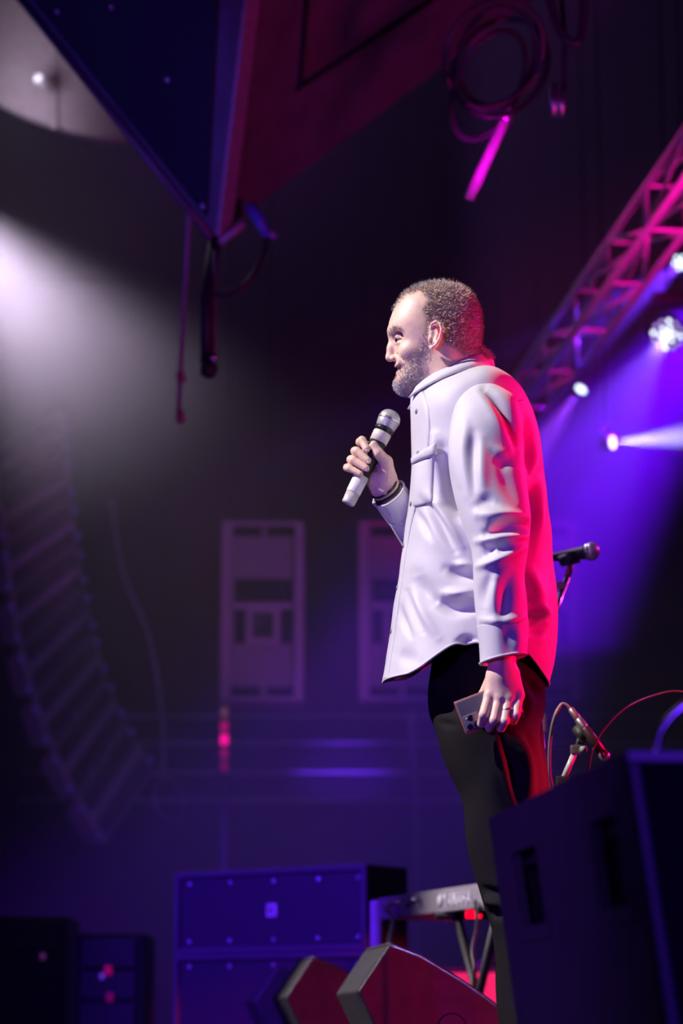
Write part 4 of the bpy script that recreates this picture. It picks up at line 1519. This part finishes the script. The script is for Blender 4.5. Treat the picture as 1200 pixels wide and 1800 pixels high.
# bracket, plug and tail
bk = MB().tube([HC + UP * 0.02, HC - UP * 0.03, P(430, 392, 8.95)], 0.018, 8).build('bracket', mat('pale corner trim', (1, 1, 1)), hs, True)
solo('hanging_cable', cable([P(455, 372, 8.9), P(466, 412, 8.9), P(462, 450, 8.9), P(440, 492, 8.9), P(405, 516, 8.9), P(372, 518, 8.9)], 0.013, 8), M_rubber,
     'short black cable looping under the hung loudspeaker', 'cable', smooth=True)
cn = thing('cable_connector', 'blue-glinting plug under the corner of the hung loudspeaker', 'connector', P(470, 415, 8.88))
MB().tube([P(440, 362, 8.9), P(456, 385, 8.88), P(470, 415, 8.88)], [0.022, 0.028, 0.016], 12).build('shell', mat('blue plug shell', (0.10, 0.10, 0.45), 0.3), cn, True)
MB().tube([P(474, 408, 8.86), P(483, 417, 8.86)], 0.014, 10).build('latch', mat('violet latch', (0.4, 0.15, 0.5), 0.3), cn, True)
hm_ = thing('hanging_microphone', 'dark microphone hanging on a rod below the hung loudspeaker', 'microphone', P(366, 660, 8.9))
MB().tube([HC, P(364, 520, 8.9), P(363, 640, 8.9)], 0.024, 10).build('rod', M_black, hm_, True)
MB().tube([P(377, 440, 8.92), P(376, 632, 8.92)], 0.006, 8).build('wire', mat('violet wire', (0.22, 0.16, 0.24), 0.4), hm_, True)
MB().lathe([(0.0, -0.036), (0.026, -0.026), (0.034, 0.0), (0.030, 0.020), (0.022, 0.03)], P(367, 650, 8.88), (0.25, 0, 1), 18).build('capsule', M_black, hm_, True)
MB().lathe([(0.0, 0.0), (0.016, 0.002), (0.016, 0.03), (0, 0.032)], P(372, 636, 8.84), (0.4, -0.5, 0.8), 14).build('yoke_screw', M_chrome, hm_, True)
M_violet = mat('violet-grey rope', (0.34, 0.28, 0.34), 0.5)
rw = thing('hanging_rope', 'long pale rope hanging beside the hanging microphone, small pinkish plug at its end', 'rope', P(317, 740, 9.6))
cable([P(350, -330, 9.6), P(342, 100, 9.6), P(334, 300, 9.6), P(331, 400, 9.6), P(322, 560, 9.6), P(313, 735, 9.6)], 0.010, 8).build('rope', M_violet, rw, True)
MB().tube([P(316, 655, 9.58), P(320, 672, 9.58)], [0.02, 0.016], 10).build('clip', mat('pink plastic', (0.4, 0.2, 0.25), 0.4), rw, True)
MB().tube([P(316, 720, 9.58), P(318, 742, 9.58)], [0.012, 0.02], 10).build('plug', mat('pink plastic', (1, 1, 1)), rw, True)

# cable coil and fittings, top
def loop(cx, cy_, rx, ry, rot, Y, r, dy=0.12):
    pts = []
    for a in np.linspace(0, 2 * PI, 40, endpoint=False):
        x, y = rx * math.cos(a), ry * math.sin(a)
        u = cx + x * math.cos(rot) - y * math.sin(rot)
        v = cy_ + x * math.sin(rot) + y * math.cos(rot)
        pts.append(P(u, v, Y + dy * math.sin(a + 0.6)))
    return MB().tube(pts, r, 8, closed=True)


coil = thing('cable_coil', 'coil of dark cable hanging beside the hung loudspeaker', 'cable coil', P(880, 240, 8.2))
M_glossy = mat('glossy dark cable', (0.05, 0.045, 0.06), 0.28)
for (cx, cy_, rx, ry, rot, dy) in ((868, 95, 82, 100, 0.5, .1), (873, 100, 66, 88, 0.3, .05), (858, 150, 55, 102, 0.42, .15), (880, 120, 76, 92, 0.7, -.1)):
    loop(cx, cy_, rx, ry, rot, 8.2, 0.011, dy).build('cable_turn', M_glossy, coil, True)
pr = thing('hanging_tube', 'straight magenta-lit tube hanging below the cable coil', 'tube', P(824, 350, 8.3))
MB().tube([P(896, 192, 8.25), P(824, 350, 8.3)], 0.0185, 14).build('tube', mat('white lacquered tube', (1, 1, 1)), pr, True)
MB().tube([P(893, 200, 8.25), P(885, 216, 8.25)], 0.022, 14).build('sleeve', M_alu, pr, True)
MB().tube([P(905, 172, 8.25), P(896, 192, 8.25)], 0.010, 10).build('hook', M_black, pr, True)
pg = thing('hanging_plug', 'pair of plugs, one blue-lit and one pink-lit, hanging on a cable', 'connector', P(978, 205, 8.2))
MB().tube([P(974, 148, 8.2), P(972, 204, 8.2)], 0.016, 12).build('plug', M_alu, pg, True)
MB().tube([P(990, 148, 8.2), P(986, 204, 8.2)], 0.014, 12).build('plug', M_alu, pg, True)
MB().tube([Vector(q) for q in catmull([P(980, -60, 8.2), P(992, 60, 8.2), P(990, 110, 8.2), P(990, 150, 8.2)], 6)], 0.009, 8).build('lead', M_glossy, pg, True)
solo('hanging_cable', cable([P(950, -60, 8.1), P(966, 0, 8.1), P(980, 45, 8.1), P(1000, 74, 8.1), P(1022, 60, 8.1), P(1030, -60, 8.1)], 0.016, 10), M_glossy,
     'thick blue-lit cable sagging at the very top', 'cable', smooth=True)

# ================================================================== lighting truss
TP = P(1039, 540, 11.5)
truss = thing('lighting_truss', 'long box truss of pink-lit tubes receding under the ceiling', 'truss', TP)
TW, TH = 0.177, 0.206
tp = lambda a, b, t: TP + E * (a * TW) + UP * (b * TH) + D * t
t0, t1, bay = -4.4, 5.2, 0.80
for a in (0, 1):
    for b in (0, 1):
        MB().tube([tp(a, b, t0), tp(a, b, t1)], 0.0175, 10).build('chord', M_truss, truss, True)
nb = int((t1 - t0) / bay)


def stick(name, pa, pb, src={}):
    L = round((pb - pa).length, 3)
    if L not in src:
        o = MB().tube([(0, 0, 0), (0, 0, L)], 0.0095, 6).build(name, M_truss, None, True)
        src[L] = o
    else:
        o = src[L].copy()
        col.objects.link(o)
    o.parent = truss
    o.location = pa - TP
    o.rotation_euler = (pb - pa).to_track_quat('Z', 'Y').to_euler()


for k in range(nb + 1):
    t = t0 + k * bay
    for b in (0, 1):
        stick('brace', tp(0, b, t), tp(1, b, t))
    for a in (0, 1):
        stick('brace', tp(a, 0, t), tp(a, 1, t))
    if k < nb:
        z = k % 2
        for b in (0, 1):
            stick('brace', tp(z, b, t), tp(1 - z, b, t + bay))
        for a in (0, 1):
            stick('brace', tp(a, z, t), tp(a, 1 - z, t + bay))

# ================================================================== moving lights
M_led = mat('lit LED', (0.8, 0.9, 1), 0.4, emit=(0.72, 0.88, 1.0), estr=3.2)
M_led2 = mat('dimmer lit LED', (0.5, 0.4, 1), 0.4, emit=(0.50, 0.45, 1.0), estr=1.1)
M_lensp = mat('blue lens plate', (0.05, 0.05, 0.2), 0.3)


def moving_light(label, pos, n, scale=1.0, rings=2, core=0.02):
    n = Vector(n).normalized()
    t = thing('moving_light', label, 'stage light', pos, 'moving lights behind the stage')
    a = n.orthogonal().normalized()
    b = n.cross(a)
    R_ = 0.105 * scale
    MB().lathe([(0.05 * scale, -0.20 * scale), (0.085 * scale, -0.16 * scale), (R_, -0.04 * scale), (R_, -0.004), (0.0, -0.004)], pos, n, 24).build('head', M_black, t, True)
    lens = MB().lathe([(R_ * 0.96, -0.003), (R_ * 0.96, 0.002), (0, 0.002)], pos, n, 24).build('lens', M_lensp, t, True)
    spots = [(0, 0, 1)]
    for ri in range(1, rings + 1):
        for k in range(6 * ri):
            an = 2 * PI * k / (6 * ri) + 0.3 * ri
            spots.append((0.042 * ri * scale * math.cos(an), 0.042 * ri * scale * math.sin(an), 0 if ri == 2 and k % 3 else 1))
    for x, y, br in spots:
        r_ = core * scale if (x, y) == (0, 0) else 0.013 * scale
        MB().lathe([(r_, 0.002), (r_ * 0.8, 0.007 * scale), (0, 0.009 * scale)], pos + a * x + b * y, n, 10).build('led', M_led if br else M_led2, lens, True)
    side = n.cross(UP).normalized()
    yk = pos - n * 0.10 * scale
    MB().tube([yk + side * 0.125 * scale, yk + side * 0.13 * scale + UP * 0.16 * scale, yk - side * 0.13 * scale + UP * 0.16 * scale, yk - side * 0.125 * scale], 0.014 * scale, 8).build('yoke', M_black, t, True)
    MB().bbox(yk + UP * 0.20 * scale, (0.20 * scale, 0.16 * scale, 0.07 * scale), 0.01).build('base', M_black, t)
    MB().tube([yk + UP * 0.22 * scale, Vector((yk.x, yk.y, 7.99))], 0.007, 6).build('drop_pipe', M_hole, t, True)
    return pos, n


f1 = moving_light('highest moving light at the edge of the picture, under the truss', P(1196, 462, 13.5), (-0.45, -0.75, -0.55), 0.9, 1)
f2 = moving_light('moving light showing a full flower of white LEDs', P(1172, 588, 13.0), (-0.30, -1.1, -0.55), 0.92, 2)
f3 = moving_light('small moving light seen nearly edge-on above his shoulder', P(1021, 684, 14.5), (-0.55, -0.35, -0.80), 0.72, 0, 0.05)
f4 = moving_light('lowest moving light throwing a white beam sideways', P(1076, 778, 13.5), (0.82, -0.58, -0.06), 0.42, 0, 0.085)


def beam(f, energy, color, angle, blend=0.5, tgt=None, r=0.02):
    p, n = f
    spot('moving_light_beam', p + n * 0.04, p + n if tgt is None else tgt, energy, color, angle, blend, r)


beam(f1, 1300, (0.16, 0.02, 1.0), 20)
beam(f2, 2400, (0.36, 0.22, 1.0), 10)
beam(f3, 900, (0.30, 0.04, 1.0), 24)
beam(f4, 2400, (0.60, 0.58, 1.0), 19, 0.45)
# blue floods of the same rig, filling the haze over the stage
spot('blue_flood', P(1330, 450, 13.4), P(960, 960, 13.7), 9000, (0.13, 0.0, 1.0), 37, 0.7, 0.1)
spot('truss_magenta', tp(0.5, -2.2, -4.6), tp(0.5, 0.3, 1.0), 1300, (1.0, 0.0, 0.40), 18, 0.8, 0.1)
# white beam from the hall side
spot('hall_beam', P(-70, 370, 11.5), P(90, 600, 11.6), 560, (0.88, 0.72, 1.0), 66, 0.8, 0.12)
spot('array_violet', (-2.5, 10.5, -1.0), P(120, 1230, 16.0), 430, (0.34, 0.10, 1.0), 22, 0.7, 0.2)  # unseen lamp added below to bring the line array out of the dark

# ================================================================== line array
LL = [(-22, 790), (-8, 875), (4, 960), (14, 1050), (30, 1141), (54, 1231), (86, 1320), (130, 1406), (183, 1490)]
RR = [(112, 715), (121, 800), (130, 879), (141, 957), (153, 1034), (168, 1112), (190, 1190), (222, 1266), (276, 1352)]
la = thing('line_array', 'long curved hanging column of dark loudspeaker modules', 'line array', P(183, 1490, 16.0))
for k in range(8):
    ys = 16.0 + 0.02 * k
    q = [P(*LL[k], ys), P(*RR[k], ys + 0.30), P(*LL[k + 1], ys + 0.02), P(*RR[k + 1], ys + 0.32)]
    n = (q[1] - q[0]).cross(q[2] - q[0]).normalized()
    if n.y < 0:
        n = -n
    m_ = sum(q, Vector()) / 4
    tl_, tr_, bl_, br_ = [m_ + (p - m_) * 0.965 for p in q]
    bk_ = n * 0.42
    sh = lambda p: m_ + (p - m_) * 0.72 + bk_
    cb = MB().hexa([bl_, br_, sh(bl_), sh(br_), tl_, tr_, sh(tl_), sh(tr_)]).build('module', mat('array cabinet paint', (0.16, 0.14, 0.17), 0.6), la, bevel=0.006)
    inn = [m_ + (p - m_) * 0.86 - n * 0.004 for p in (tl_, tr_, br_, bl_)]
    midl = (inn[0] + inn[3]) / 2
    midr = (inn[1] + inn[2]) / 2
    MB().prism([inn[0], inn[1], midr * 0.75 + inn[1] * 0.25, midl * 0.75 + inn[0] * 0.25], -n * 0.02).build('grille', M_grille, cb)
    MB().prism([midl * 0.75 + inn[3] * 0.25, midr * 0.75 + inn[2] * 0.25, inn[2], inn[3]], -n * 0.02).build('grille', M_grille, cb)
    for p in (tl_ * 0.80 + bl_ * 0.20, tl_ * 0.2 + bl_ * 0.80, tr_ * 0.8 + br_ * 0.2, tr_ * 0.2 + br_ * 0.8):
        MB().lathe([(0.022, 0), (0.022, 0.012), (0, 0.02)], p - n * 0.002, -n, 10).build('rigging_pin', mat('blue-grey pin', (0.22, 0.24, 0.50), 0.4), cb, True)
loop(298, 1408, 24, 38, -0.3, 16.2, 0.02, 0.05).build('cable_loop', M_glossy, la, True)
solo('hanging_cable', cable([P(196, 880, 16.6), P(215, 1000, 16.6), P(262, 1120, 16.6), P(285, 1260, 16.6), P(288, 1380, 16.4)], 0.008, 8), M_violet, 'faint slack cable behind the line array', 'cable', smooth=True)

# ================================================================== loudspeaker towers hanging at the back
def tower(label, uo, Y=15.0):
    c = P(461 + uo, 1232, Y)
    t = thing('hanging_speaker_tower', label, 'loudspeaker', c, 'pale speaker towers hanging at the back')
    bx = lambda x0, y0, x1, y1, y, d, nm, m, par: MB().hexa([Vector((p.x, y + dd, p.z)) for p in (0,) for dd in ()] or
                                                          [Vector((xx, y + dd, zz)) for zz in (P(x0, y1, Y).z, P(x0, y0, Y).z) for dd in (0, d) for xx in (P(x0 + uo, 1075, Y).x, P(x1 + uo, 1075, Y).x)]).build(nm, m, par)
    bx(389, 918, 533, 1232, Y, 0.5, 'body', M_pale, t)
    f = 'front_frame'
    for r_ in ((389, 918, 404, 1232), (518, 918, 533, 1232), (404, 918, 518, 924), (404, 1226, 518, 1232)):
        bx(*r_, Y - 0.03, 0.03, f, mat('paler cabinet frame', (0.24, 0.20, 0.24), 0.6), t)
    for r_ in ((410, 926, 459, 943), (468, 926, 516, 943), (412, 1018, 513, 1058), (412, 1072, 430, 1131), (494, 1072, 513, 1131), (408, 1207, 458, 1225), (470, 1207, 515, 1225)):
        bx(*r_, Y - 0.004, 0.003, 'port', M_hole, t)
    for r_ in ((412, 1060, 513, 1070), ):
        bx(*r_, Y - 0.012, 0.012, 'rail', mat('paler cabinet frame', (1, 1, 1)), t)
    h = MB()
    cx = [P(u + uo, 1100, Y).x for u in (433, 443, 481, 491)]
    cz = [P(461, v, Y).z for v in (1131, 1122, 1077, 1070)]
    for (x0, x1, z0, z1) in ((0, 3, 0, 1), (0, 3, 2, 3), (0, 1, 1, 2), (2, 3, 1, 2)):
        h.hexa([Vector((cx[x], Y + dd, cz[z])) for z in (z0, z1) for dd in (-0.02, 0) for x in (x0, x1)])
    hn = h.build('horn', mat('paler cabinet frame', (1, 1, 1)), t)
    MB().add([(cx[1], Y - .02, cz[1]), (cx[2], Y - .02, cz[1]), (cx[2], Y - .02, cz[2]), (cx[1], Y - .02, cz[2]), ((cx[1] + cx[2]) / 2, Y - 0.005, (cz[1] + cz[2]) / 2)],
             [(0, 1, 4), (1, 2, 4), (2, 3, 4), (3, 0, 4)]).build('horn_throat', M_black, hn)
    for u in (398, 470):
        p = P(u + uo, 918, Y)
        MB().tube([Vector((p.x, Y + 0.2, p.z - 0.01)), Vector((p.x, Y + 0.2, 7.99))], 0.005, 6).build('hanging_rod', M_hole, t, True)


tower('pale speaker tower hanging in full view above the pink level meter', 0)
tower('pale speaker tower hanging half hidden behind his shirt front', 242)
tower('pale speaker tower almost wholly hidden behind his red-lit back', 484, 17.8)

# LED level meter
lm = thing('level_meter', 'upright column of glowing pink squares below the fully visible speaker tower', 'level meter', P(394, 1365, 15.2))
mz = [P(394, v, 15.2) for v in (1240, 1365)]
MB().box((mz[0].x, 15.24, (mz[0].z + mz[1].z) / 2), (0.06, 0.05, mz[0].z - mz[1].z)).build('housing', M_black, lm)
MB().tube([Vector((mz[0].x, 15.25, mz[1].z)), Vector((mz[0].x, 15.25, -1.4))], 0.02, 8).build('pole', M_hole, lm, True)
for v, s_ in ((1252, 0.10), (1277, 0.35), (1300, 1.3), (1324, 0.22), (1347, 0.12)):
    p = P(394, v, 15.2)
    c_ = (1.0, 0.30, 0.5) if v == 1252 else (1.0, 0.0, 0.30)
    MB().box((p.x, 15.205, p.z), (0.042, 0.012, 0.06)).build('light_square', mat('meter square %d' % v, (0.2, 0.02, 0.06), 0.4, emit=c_, estr=s_), lm)

# tiered steps far behind
M_step = mat('painted step', (0.018, 0.016, 0.022), 0.7, spec=0.2)
stp = MB()
stz = []
sb = P(640, 1412, 18.0)
st = bpy.data.objects.new('tiered_steps', None)
col.objects.link(st)
st.location = (0, 18, -1.4)
BASE['tiered_steps'] = (0, 18, -1.4)
st['kind'] = 'structure'
st['label'] = 'dark tiered steps with blue-lit edges far behind'
for k, v in enumerate((1405, 1357, 1305, 1258)):
    z = P(640, v, 18.0 + k * 0.35).z
    y = 18.0 + k * 0.35
    s_ = MB().box((0.1, y + 0.25, (z - 1.4) / 2), (5.0, 0.5, z + 1.4)).build('step', M_step, st, bevel=0.004)
    MB().tube([(-2.4, y - 0.005, z - 0.01), (2.6, y - 0.005, z - 0.01)], 0.016, 8).build('nosing', mat('metal step edge', (0.40, 0.40, 0.46), 0.35, 0.0), s_, True)
spot('steps_blue', P(600, 1000, 16.8), P(600, 1330, 18.3), 420, (0.15, 0.02, 1.0), 26, 0.9, 0.1)
rl = thing('hand_rail', 'thin upright rail post beside the tiered steps', 'rail', P(726, 1395, 17.6))
MB().tube([P(722, 1240, 17.6), P(730, 1400, 17.6), P(735, 1800, 17.6)], 0.022, 8).build('post', M_grey, rl, True)
MB().tube([P(722, 1242, 17.6), P(760, 1230, 18.6)], 0.018, 8).build('top_rail', M_grey, rl, True)

# equipment racks in the dark corner
def rack(label, u0, u1, v0, Y, lights):
    a, b = P(u0, v0, Y), P(u1, v0, Y)
    t = thing('equipment_rack', label, 'equipment rack', ((a.x + b.x) / 2, Y, -1.4), 'racks below the stage')
    zt_ = a.z
    MB().bbox(((a.x + b.x) / 2, Y + 0.3, (zt_ - 1.4) / 2), (b.x - a.x, 0.6, zt_ + 1.4), 0.012).build('body', M_hole, t)
    for k in range(4):
        MB().bbox(((a.x + b.x) / 2, Y - 0.004, zt_ - 0.09 - k * 0.14), (b.x - a.x - 0.08, 0.02, 0.12), 0.004).build('front_panel', M_black, t)
    for (u, v, r_, c_, s_) in lights:
        p = P(u, v, Y - 0.02)
        MB().bbox((p.x, Y - 0.016, p.z), (r_, 0.012, r_ * 1.3), r_ * 0.2).build('indicator_light', mat('indicator %d' % u, (0.1, 0.02, 0.05), 0.4, emit=c_, estr=s_), t)


rack('dark rack with small pink lights below the stage', 130, 255, 1640, 11.0, ((190, 1706, 0.032, (1, 0.0, 0.25), 0.22), (179, 1716, 0.02, (0.15, 0.05, 1), 0.5), (193, 1753, 0.03, (1, 0.0, 0.45), 0.10)))
rack('dark rack with one dim violet light in the lowest corner', -20, 118, 1610, 11.4, ((75, 1681, 0.022, (0.6, 0.1, 0.8), 0.12),))

# ================================================================== haze
hz = MB().box((0, 17.25, 3.2), (20.0, 15.3, 9.0))
hm2 = bpy.data.materials.new('stage haze')
hm2.use_nodes = True
nt = hm2.node_tree
for n_ in list(nt.nodes):
    if n_.type == 'BSDF_PRINCIPLED':
        nt.nodes.remove(n_)
vsn = nt.nodes.new('ShaderNodeVolumeScatter')
vsn.inputs['Color'].default_value = (1, 1, 1, 1)
vsn.inputs['Density'].default_value = 0.013
vsn.inputs['Anisotropy'].default_value = 0.2
nt.links.new(vsn.outputs[0], nt.nodes['Material Output'].inputs['Volume'])
ho = hz.build('stage_haze', hm2)
# a thicker puff drifting in the hall light
pc_ = P(20, 560, 11.6)
pm = bpy.data.materials.new('drifting haze')
pm.use_nodes = True
pn = pm.node_tree
pn.nodes.remove(pn.nodes['Principled BSDF'])
tcp = pn.nodes.new('ShaderNodeTexCoord')
grd = pn.nodes.new('ShaderNodeTexGradient')
grd.gradient_type = 'QUADRATIC_SPHERE'
mpn = pn.nodes.new('ShaderNodeMath')
mpn.operation = 'MULTIPLY'
mpn.inputs[1].default_value = 0.42
vsp = pn.nodes.new('ShaderNodeVolumeScatter')
vsp.inputs['Anisotropy'].default_value = 0.1
pn.links.new(tcp.outputs['Object'], grd.inputs['Vector'])
pn.links.new(grd.outputs['Fac'], mpn.inputs[0])
pn.links.new(mpn.outputs[0], vsp.inputs['Density'])
pn.links.new(vsp.outputs[0], pn.nodes['Material Output'].inputs['Volume'])
bmh = bmesh.new()
bmesh.ops.create_icosphere(bmh, subdivisions=3, radius=1.0)
bmh.verts.index_update()
po = link('haze_puff', [v.co[:] for v in bmh.verts], [[v.index for v in f.verts] for f in bmh.faces], pm)
bmh.free()
po.location = pc_
po.scale = (1.5, 1.3, 1.25)
tag(po, 'bright puff of haze in the white beam by the hall wall', 'haze', kind='stuff')
hm3 = hm2.copy()
hm3.node_tree.nodes['Volume Scatter'].inputs['Density'].default_value = 0.045
h3_ = MB().box((5.4, 16.6, 5.0), (9.0, 8.2, 5.4)).build('stage_haze', hm3)
tag(h3_, 'denser blue-lit haze under the moving lights behind the stage', 'haze', kind='stuff')
ho['kind'] = 'stuff'
ho['label'] = 'thin violet haze filling the dark hall'
ho['category'] = 'haze'
